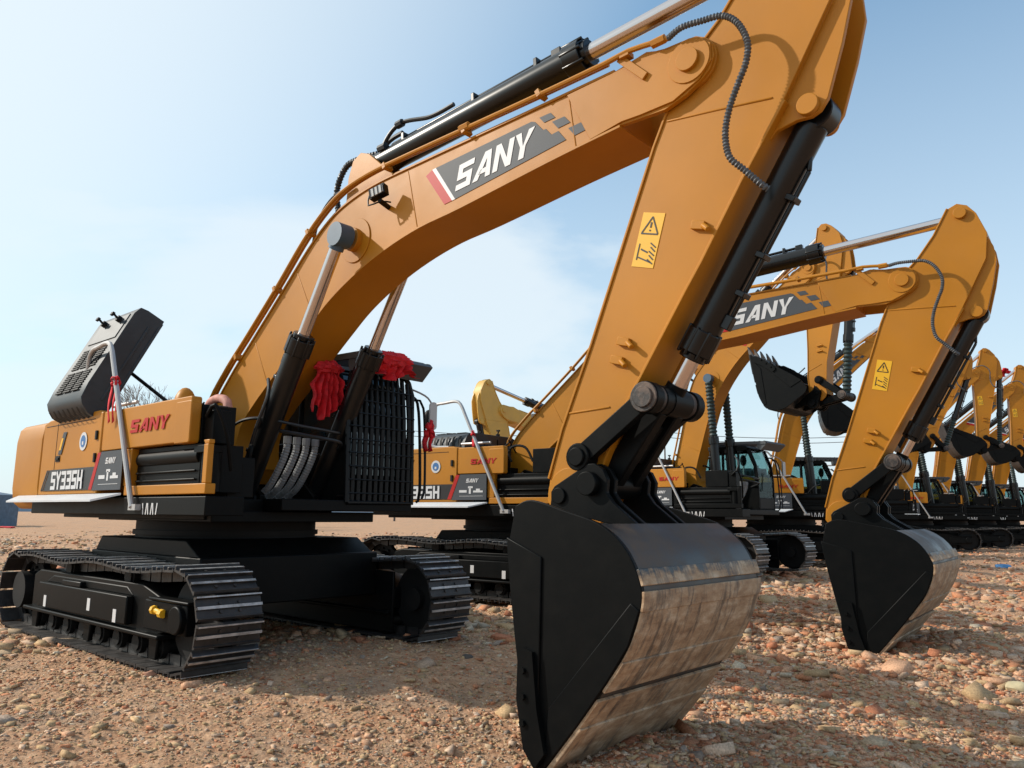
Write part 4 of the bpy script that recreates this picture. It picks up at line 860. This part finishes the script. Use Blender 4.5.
def ground_mat():
    m = bpy.data.materials.new('rubble_ground'); m.use_nodes = True; n = m.node_tree.nodes; l = m.node_tree.links; b = n['Principled BSDF']
    b.inputs['Roughness'].default_value = 0.95; b.inputs['Specular IOR Level'].default_value = 0.2
    g = n.new('ShaderNodeNewGeometry')
    def noi(sc, det=8, ro=0.6, dist=0):
        z = n.new('ShaderNodeTexNoise'); z.inputs['Scale'].default_value = sc; z.inputs['Detail'].default_value = det; z.inputs['Roughness'].default_value = ro; z.inputs['Distortion'].default_value = dist
        l.new(g.outputs['Position'], z.inputs[0]); return z
    def ramp(src, e):
        r = n.new('ShaderNodeValToRGB'); cr = r.color_ramp
        while len(cr.elements) < len(e): cr.elements.new(0.5)
        for q, (p, c) in zip(cr.elements, e): q.position = p; q.color = (*c, 1)
        l.new(src, r.inputs[0]); return r.outputs[0]
    fine = noi(9, 12, 0.75); big = noi(0.5, 7, 0.6, 0.5)
    tan = ramp(fine.outputs[0], [(0.25, (0.26, 0.13, 0.07)), (0.45, (0.47, 0.26, 0.145)), (0.6, (0.60, 0.375, 0.225)), (0.8, (0.66, 0.48, 0.33))])
    red = ramp(fine.outputs[0], [(0.25, (0.24, 0.115, 0.065)), (0.45, (0.44, 0.23, 0.13)), (0.6, (0.54, 0.33, 0.20)), (0.8, (0.58, 0.43, 0.30))])
    gry = ramp(fine.outputs[0], [(0.25, (0.17, 0.115, 0.08)), (0.5, (0.31, 0.225, 0.16)), (0.8, (0.45, 0.36, 0.28))])
    s = n.new('ShaderNodeSeparateXYZ'); l.new(g.outputs['Position'], s.inputs[0])
    a = n.new('ShaderNodeMath'); a.operation = 'MULTIPLY_ADD'; a.inputs[1].default_value = 0.55; l.new(s.outputs[1], a.inputs[0]); l.new(s.outputs[0], a.inputs[2])
    mr = n.new('ShaderNodeMapRange'); mr.inputs['From Min'].default_value = 3.6; mr.inputs['From Max'].default_value = 6.2; l.new(a.outputs[0], mr.inputs[0])
    sc = n.new('ShaderNodeMapRange'); sc.inputs['From Min'].default_value = 0.36; sc.inputs['From Max'].default_value = 0.62; l.new(big.outputs[0], sc.inputs[0])
    mm = n.new('ShaderNodeMath'); mm.operation = 'MULTIPLY'; l.new(mr.outputs[0], mm.inputs[0]); 
    ad = n.new('ShaderNodeMath'); ad.operation = 'MULTIPLY_ADD'; ad.inputs[1].default_value = 0.6; ad.inputs[2].default_value = 0.35; l.new(sc.outputs[0], ad.inputs[0]); l.new(ad.outputs[0], mm.inputs[1])
    x = n.new('ShaderNodeMixRGB'); l.new(mm.outputs[0], x.inputs[0]); l.new(tan, x.inputs[1]); l.new(red, x.inputs[2])
    b2 = noi(0.9, 4, 0.6, 0.3); s2 = n.new('ShaderNodeMapRange'); s2.inputs['From Min'].default_value = 0.52; s2.inputs['From Max'].default_value = 0.70; s2.inputs['To Max'].default_value = 0.8; l.new(b2.outputs[0], s2.inputs[0])
    y = n.new('ShaderNodeMixRGB'); l.new(s2.outputs[0], y.inputs[0]); l.new(x.outputs[0], y.inputs[1]); l.new(gry, y.inputs[2]); l.new(y.outputs[0], b.inputs['Base Color'])
    q = n.new('ShaderNodeBump'); q.inputs['Strength'].default_value = 0.9; q.inputs['Distance'].default_value = 0.03; l.new(fine.outputs[0], q.inputs['Height'])
    vz = n.new('ShaderNodeTexVoronoi'); vz.inputs['Scale'].default_value = 26; l.new(g.outputs['Position'], vz.inputs[0])
    q2 = n.new('ShaderNodeBump'); q2.inputs['Strength'].default_value = 0.6; q2.inputs['Distance'].default_value = 0.02; q2.invert = True; l.new(vz.outputs[0], q2.inputs['Height']); l.new(q.outputs[0], q2.inputs['Normal']); l.new(q2.outputs[0], b.inputs['Normal'])
    return m
me = np_mesh('ground', V, F); M['ground'] = ground_mat(); me.materials.append(M['ground']); me.polygons.foreach_set('use_smooth', [True]*len(F))
go = bpy.data.objects.new('ground', me); COL.objects.link(go); go['kind'] = 'structure'

# rubble: brick chips, mortar lumps and stones, one uncountable layer
def stone_base(k):
    r_ = np.random.default_rng(100+k); c = np.array([[x, y, z] for x in (-1, 1) for y in (-1, 1) for z in (-1, 1)], float)
    c *= r_.uniform(0.74 if k % 2 else 0.5, 1.0, (8, 3)); c[:, 2] *= 0.8; return c*0.92
CF = np.array([(0, 1, 3, 2), (4, 6, 7, 5), (0, 4, 5, 1), (2, 3, 7, 6), (0, 2, 6, 4), (1, 5, 7, 3)])
bases = np.array([stone_base(k) for k in range(24)]); bases[:, :, 2] += bases[:, :, 0]*0.25
def scatter(n_, region, size):
    P = region(n_); n_ = len(P); d = np.hypot(P[:, 0]-CP.x, P[:, 1]-CP.y)
    s = size(n_, P); B = bases[rng.integers(0, 24, n_)]*s[:, None, None]*rng.uniform(0.6, 1.2, (n_, 1, 3))
    B *= np.array([1.35, 1.0, 0.55])
    a = rng.uniform(0, 2*np.pi, n_); t = rng.normal(0, 0.45, n_); ca, sa, ct, st_ = np.cos(a), np.sin(a), np.cos(t), np.sin(t)
    x, y, z = B[..., 0], B[..., 1], B[..., 2]; y, z = ct[:, None]*y-st_[:, None]*z, st_[:, None]*y+ct[:, None]*z
    x, y = ca[:, None]*x-sa[:, None]*y, sa[:, None]*x+ca[:, None]*y
    gz = gheight(P[:, 0], P[:, 1]); V_ = np.stack([x+P[:, :1], y+P[:, 1:2], z+(gz+s*0.12)[:, None]], -1)
    return V_.reshape(-1, 3), (CF[None]+8*np.arange(n_)[:, None, None]).reshape(-1, 4), P
def reg_main(n_):
    # denser close to the camera, inside its view
    th = rng.uniform(YAW-0.72, YAW+0.72, n_); r_ = 1.2+np.abs(rng.beta(1.1, 2.2, n_))*17
    P = np.stack([CP.x+np.cos(th)*r_, CP.y+np.sin(th)*r_], -1)
    w_ = np.clip((P[:, 0]+0.55*P[:, 1]-3.6)/2.5, 0.62, 1)+0.5*vnoise(P[:, 0], P[:, 1], 0.6, 9)
    keep = rng.uniform(0, 1, n_) < w_
    return P[keep]
def sz(n_, P):
    s = np.exp(rng.normal(math.log(0.0090), 0.5, n_)); big_ = rng.uniform(0, 1, n_) < 0.035; s[big_] *= 2.3; s[rng.uniform(0, 1, n_) < 0.0012] *= 3.6; s *= np.where(P[:, 0]+0.55*P[:, 1] < 4.2, 0.95, 1.0)
    return np.clip(s*(0.72+0.28*np.clip((P[:, 0]+0.55*P[:, 1]-3.6)/2.5, 0, 1))*(1+0.015*np.hypot(P[:, 0]-CP.x, P[:, 1]-CP.y)), 0.005, 0.11)
V1_, F1_, P1_ = scatter(270000, reg_main, sz)
def reg_far(n_):
    th = rng.uniform(YAW-0.72, YAW+0.72, n_); r_ = 9+rng.beta(1.0, 1.8, n_)*48
    return np.stack([CP.x+np.cos(th)*r_, CP.y+np.sin(th)*r_], -1)
Va, Fa, Pa = scatter(26000, reg_far, lambda n_, P: np.clip(np.exp(rng.normal(math.log(0.04), 0.45, n_)), 0.02, 0.13))
F1_ = np.r_[F1_, Fa+len(V1_)]; V1_ = np.r_[V1_, Va]; P1_ = np.r_[P1_, Pa]
me = np_mesh('rubble', V1_, F1_)
PAL = np.array([(0.56, 0.25, 0.13), (0.62, 0.36, 0.22), (0.48, 0.19, 0.10), (0.52, 0.35, 0.19), (0.46, 0.33, 0.21), (0.58, 0.48, 0.35), (0.34, 0.26, 0.20), (0.50, 0.34, 0.19), (0.60, 0.42, 0.29)])
n_st = len(P1_); redness = np.clip((P1_[:, 0]+0.55*P1_[:, 1]-3.8)/2.5, 0.50, 0.78)
pick = np.where(rng.uniform(0, 1, n_st) < redness, rng.choice([0, 1, 2, 8, 0, 1, 3, 8], n_st), rng.choice([3, 4, 5, 6, 7, 3, 7, 4, 7], n_st))
cc = PAL[pick]*rng.uniform(0.7, 1.12, (n_st, 1)); cc = np.c_[np.clip(cc, 0, 1), np.ones(n_st)]
at = me.color_attributes.new('stone_colour', 'FLOAT_COLOR', 'POINT'); at.data.foreach_set('color', np.repeat(cc, 8, 0).astype(np.float32).ravel())
sm = bpy.data.materials.new('broken_brick_and_stone'); sm.use_nodes = True; n = sm.node_tree.nodes; l = sm.node_tree.links; b = n['Principled BSDF']; b.inputs['Roughness'].default_value = 0.93; b.inputs['Specular IOR Level'].default_value = 0.2
vc = n.new('ShaderNodeVertexColor'); vc.layer_name = 'stone_colour'; zz = n.new('ShaderNodeTexNoise'); zz.inputs['Scale'].default_value = 60; zz.inputs['Detail'].default_value = 6
gg = n.new('ShaderNodeNewGeometry'); l.new(gg.outputs['Position'], zz.inputs[0]); mr = n.new('ShaderNodeMapRange'); mr.inputs['From Min'].default_value = 0.3; mr.inputs['From Max'].default_value = 0.7; mr.inputs['To Min'].default_value = 0.7; mr.inputs['To Max'].default_value = 1.25; l.new(zz.outputs[0], mr.inputs[0])
vm = n.new('ShaderNodeVectorMath'); vm.operation = 'SCALE'; l.new(vc.outputs[0], vm.inputs[0]); l.new(mr.outputs[0], vm.inputs['Scale']); l.new(vm.outputs[0], b.inputs['Base Color'])
bb = n.new('ShaderNodeBump'); bb.inputs['Strength'].default_value = 0.6; bb.inputs['Distance'].default_value = 0.006; l.new(zz.outputs[0], bb.inputs['Height']); l.new(bb.outputs[0], b.inputs['Normal'])
me.materials.append(sm); M['stone'] = sm
ro_ = bpy.data.objects.new('rubble', me); COL.objects.link(ro_); ro_['kind'] = 'stuff'; ro_['label'] = 'loose brick chips and stones covering the ground'; ro_['category'] = 'rubble'

# ---------------------------------------------------------------- helper: point on ground under a pixel
def ray(px, py): return (fw*FPX + r2*(px-512) + u2*(384-py))
def on_ground(px, py):
    d = ray(px, py); t = 0.0; z = -0.1
    for _ in range(12):
        t = (z-CP.z)/d.z; p = CP+d*t; z = float(gheight([p.x], [p.y])[0])
    return Vector((p.x, p.y, z))
def rock(px, py, r_, m_, label, name='rock', cat='rock', flat=0.6):
    p = on_ground(px, py); sd_ = random.random()*50
    def f(v):
        k = 1+0.35*noise.noise(Vector(v)*1.3+Vector((sd_, 0, 0)))+0.12*noise.noise(Vector(v)*4+Vector((sd_, 3, 0))); return (v[0]*k, v[1]*k*0.75, v[2]*k*flat)
    single(name, lambda mb: mb.add(*sphere_data(14, 9, (r_, r_, r_), fn=f)), m_, label, cat, (p.x, p.y, p.z+r_*0.12), (0, 0, random.random()*3))
M['pale'] = mat('pale_stone', (0.55, 0.46, 0.28), 0.9, bump=0.5, bscale=12, var=0.2)
M['darkstone'] = mat('dark_stone', (0.10, 0.085, 0.075), 0.9, bump=0.5, bscale=12, var=0.2)
M['pinkstone'] = mat('brick_lump', (0.42, 0.21, 0.13), 0.9, bump=0.5, bscale=12, var=0.25)
rock(1018, 690, 0.12, 'pale', 'pale yellowish rock at the right edge of the ground')
rock(468, 658, 0.055, 'darkstone', 'small dark stone on the ground in front of the nearest excavator far track')
rock(662, 668, 0.06, 'pinkstone', 'lump of red brick on the ground beside the nearest bucket', 'brick_lump', 'brick')
rock(150, 675, 0.05, 'pinkstone', 'reddish stone at the foot of the nearest track front', 'rock', 'rock')
M['bluepl'] = mat('blue_plastic', (0.10, 0.26, 0.48), 0.6, var=0.3, vscale=9)
rock(1003, 568, 0.26, 'bluepl', 'scrap of blue plastic sheet lying on the ground right of the second bucket', 'plastic_scrap', 'plastic scrap', 0.35)
# red cloth lying behind the nearest track
p = on_ground(6, 528)
def redscrap(v): k = 1+0.5*noise.noise(Vector(v)*2.2); return (v[0]*k, v[1]*k, v[2]*k*0.2)
single('cloth_scrap', lambda mb: mb.add(*sphere_data(16, 8, (0.9, 0.5, 0.35), fn=redscrap)), 'cloth', 'red cloth lying on the ground behind the nearest track at the left edge', 'cloth', (p.x, p.y, p.z+0.02))

# ---------------------------------------------------------------- red ribbon bows and cloths tied on machines
def bow(loc, r_, label, tails=2, sq=(1, 1, 0.8), rot=(0, 0, 0), parent=None, tl=1.3, group='red ribbon bows tied on the machines'):
    rs = random.Random(int(abs(loc[0]*100+loc[1]*37+loc[2]*11))+3)
    def bld(mb):
        for i in range(16):                     # crumpled loops of ribbon round a knot
            a, e = rs.uniform(0, 2*math.pi), rs.uniform(-0.5, 1.3); d = Vector((math.cos(a)*math.cos(e), math.sin(a)*math.cos(e), math.sin(e))); s_ = d.orthogonal().normalized(); s_.rotate(Matrix.Rotation(rs.uniform(0, 6.28), 3, d))
            w_ = r_*rs.uniform(0.16, 0.26); h_ = r_*rs.uniform(0.75, 1.1); up_ = d.cross(s_); vs = []
            for k in range(9):
                t = k/8; c = d*h_*math.sin(t*math.pi)*1.0+up_*h_*0.34*math.cos(t*math.pi)*math.sin(t*math.pi)*2+d*rs.uniform(-.04, .04)*r_
                wv = w_*(0.5+0.6*math.sin(t*math.pi)); vs += [Vector(c-s_*wv), Vector(c+s_*wv)]
            vs = [(v.x*sq[0], v.y*sq[1], v.z*sq[2]) for v in vs]; mb.add(vs, [(2*k, 2*k+1, 2*k+3, 2*k+2) for k in range(8)])
        for i in range(tails):
            a = rs.uniform(0, 6.28); x = math.cos(a)*r_*0.4; y = math.sin(a)*r_*0.4; w_ = r_*0.3; vs = []
            for k in range(8):
                t = k/7; vs += [(x+math.sin(t*5+i)*0.06*r_-w_*(0.5+0.5*t), y+math.cos(t*6)*0.1*r_, -t*r_*tl), (x+math.sin(t*5+i)*0.06*r_+w_*(0.5+.5*t), y+math.sin(t*7)*0.12*r_, -t*r_*tl*0.95)]
            mb.add(vs, [(2*k, 2*k+1, 2*k+3, 2*k+2) for k in range(7)])
    o = single('ribbon_bow', bld, 'cloth', label, 'ribbon bow', loc, rot, group); 
    md = o.modifiers.new('thick', 'SOLIDIFY'); md.thickness = 0.004
    return o
def drape(loc, wdt, hgt, rotz, label, seed, group='red ribbon bows tied on the machines'):
    rs = random.Random(seed); nu, nv = 40, 22
    def bld(mb):
        vs = []
        for j_ in range(nv+1):
            v = j_/nv
            for i_ in range(nu+1):
                u = i_/nu-0.5; edge = 1-0.25*noise.noise(Vector((u*5, seed, 0)))
                x = u*wdt*(0.72+0.45*v+0.25*noise.noise(Vector((0, v*3, seed)))); z = -v*hgt*edge*(1-0.55*abs(u)*1.2) + 0.05*noise.noise(Vector((u*7, v*2, seed)))
                y = 0.045*math.sin(u*34+3*v+seed)*(0.4+v)+0.07*noise.noise(Vector((u*6, v*3.5, seed+4)))+0.02*noise.noise(Vector((u*22, v*14, seed)))
                vs.append((x, y, z))
        mb.add(vs, [(j_*(nu+1)+i_, j_*(nu+1)+i_+1, (j_+1)*(nu+1)+i_+1, (j_+1)*(nu+1)+i_) for j_ in range(nv) for i_ in range(nu)])
        def knot(v): k = 1+0.45*noise.noise(Vector(v)*3.1+Vector((seed, 0, 0)))+0.2*noise.noise(Vector(v)*8); return tuple(c*k for c in v)
        mb.add(*sphere_data(28, 16, (wdt*0.42, 0.07, 0.075), (0, 0.0, 0.0), fn=knot))
    o = single('red_cloth', bld, 'cloth', label, 'red cloth', loc, (0, 0, rotz), group)
    md = o.modifiers.new('thick', 'SOLIDIFY'); md.thickness = 0.004
drape((1.95, 0.80, 3.06), 0.62, 0.24, R(90), 'wide red cloth bunched along the front of the nearest cab roof', 2.3)
drape((1.50, 0.24, 2.93), 0.36, 0.62, R(80), 'long red cloth hanging beside the nearest cab behind its boom cylinder', 5.7)
bow((1.76, 1.56, 2.32), 0.13, 'small red ribbon on the mirror arm right of the nearest cab', 3, (0.6, 0.6, 1.0), tl=2.0)
bow((-0.02, -1.43, 2.70), 0.09, 'red cloth strip tied to the handrail of the nearest excavator', 3, (0.6, 0.6, 0.8), tl=5.0)
c2 = lambda x, y, z: Matrix.Rotation(0.074, 4, 'Z') @ Vector((x, y, z)) + Vector((-0.34, 5.75, 0))
bow(c2(0.05, -1.45, 2.62), 0.07, 'red strip tied to the handrail of the second excavator', 2, (0.6, 0.6, 0.8), tl=3.0)

# ---------------------------------------------------------------- far background
def at_dist(px, py, dist): d = ray(px, py); return CP + d/FPX*dist
for (px, py, D, lab) in ((956, 379, 38, 'red ribbon bow high on the boom cylinder right of the second bucket cylinder'), (990, 373, 44, 'red ribbon bow on the far raised stick, left of a pair'), (1004, 372, 44.5, 'red ribbon bow on the far raised stick, right of a pair')):
    q = at_dist(px, py, D); bow(tuple(q), 0.33, lab, 2, (1, 1, 0.7), tl=0.8)
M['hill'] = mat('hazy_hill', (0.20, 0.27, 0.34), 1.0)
def hills(mb):
    n_ = 90; vs = []
    for i in range(n_+1):
        a = YAW-1.1+2.2*i/n_; hgt = 7+9*(0.5+noise.noise(Vector((i*0.13, 3, 0))))+ (22 if i > 72 else 0)*min(1, (i-72)/4)
        vs += [(CP.x+math.cos(a)*780, CP.y+math.sin(a)*780, -3), (CP.x+math.cos(a)*790, CP.y+math.sin(a)*790, hgt), (CP.x+math.cos(a)*860, CP.y+math.sin(a)*860, -3)]
    mb.add(vs, [(3*i+k, 3*i+3+k, 3*i+4+k, 3*i+1+k) for i in range(n_) for k in (0, 1)])
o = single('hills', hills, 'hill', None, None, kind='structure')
M['bluewall'] = mat('grey_blue_sheeting', (0.10, 0.15, 0.21), 0.8, var=0.2)
q = at_dist(-88, 470, 60)
def shed(mb):
    mb.prism([(-6, 0), (-6, 2.6), (0, 3.5), (6, 2.6), (6, 0)], -4, 4)
    for x in range(-5, 6, 2): mb.box(x-0.05, x+0.05, -4.05, -4.0, 0, 2.5)
sh_ = thing('storage_shed', 'grey blue shed behind the tail of the nearest excavator at the left edge', 'shed', (q.x, q.y, -0.1), (0, 0, YAW-math.pi/2))
part('wall', None, shed, 'bluewall', sh_); part('door', None, lambda mb: mb.box(3.0, 5.4, -4.1, -4.05, 0, 2.2), 'hill', sh_)
M['bark'] = mat('bare_branches', (0.20, 0.17, 0.15), 0.95)
def bare_tree(px, D, H, seed, lab):
    rs = random.Random(seed); p = at_dist(px, 500, D); t = thing('bare_tree', lab, 'tree', (p.x, p.y, 0), (0, 0, rs.uniform(0, 6)), 'bare trees beyond the yard')
    segs = []
    def grow(a, d, ln, r_, lv):
        b = a+d*ln; segs.append((a, b, r_, r_*0.68, lv))
        if lv > 5: return
        for k in range(2 if lv < 1 else 3):
            e = Vector((rs.uniform(-1, 1), rs.uniform(-1, 1), rs.uniform(-0.1, 0.6))); grow(b, (d+e*0.62).normalized(), ln*rs.uniform(0.62, 0.84), r_*0.62, lv+1)
    grow(Vector((0, 0, 0)), Vector((0, 0, 1)), H*0.28, 0.16, 0)
    part('trunk', None, lambda mb: [mb.cyl(a, b, r1, r2_, n=7) for a, b, r1, r2_, lv in segs if lv < 2], 'bark', t)
    part('crown', None, lambda mb: [mb.cyl(a, b, max(r1, 0.012), max(r2_, 0.01), n=4, cap=False) for a, b, r1, r2_, lv in segs if lv >= 2], 'bark', t)
bare_tree(142, 62, 12.4, 3, 'bare tree whose twigs rise above the tool box of the nearest excavator')
bare_tree(162, 70, 12.6, 8, 'smaller bare tree just left of the nearest boom foot')
M['wire'] = mat('cable_black', (0.08, 0.08, 0.09), 0.7)
def pole(px, D, hgt):
    p = at_dist(px, 500, D); t = thing('utility_pole', 'thin utility pole carrying two cables beyond the machines' + (' at the right of the second boom' if px > 700 else ' behind the first cab' if px < 500 else ' behind the nearest bucket link'), 'utility pole', (p.x, p.y, 0), (0, 0, YAW), 'utility poles beyond the yard')
    part('post', 'polep', lambda mb: mb.cyl((0, 0, 0), (0, 0, hgt), 0.17, 0.10, n=10), 'darkstone', t); part('crossarm', 'polec', lambda mb: mb.box(-0.06, 0.06, -0.9, 0.9, hgt-0.7, hgt-0.6), 'darkstone', t)
    return Vector((p.x, p.y, hgt-0.6))
A_, B_, C_ = pole(395, 120, 14), pole(666, 120, 14), pole(893, 120, 14)
def wires(mb):
    for off in (0, 0.8):
        for a, b_ in ((A_, B_), (B_, C_)):
            mb.tube([a.lerp(b_, t)+Vector((0, 0, off-1.6*4*t*(1-t)*0.5)) for t in np.linspace(0, 1, 14)], 0.05, 5, 5)
single('power_line', wires, 'wire', 'pair of thin power cables crossing the sky low behind the machines', 'power line')
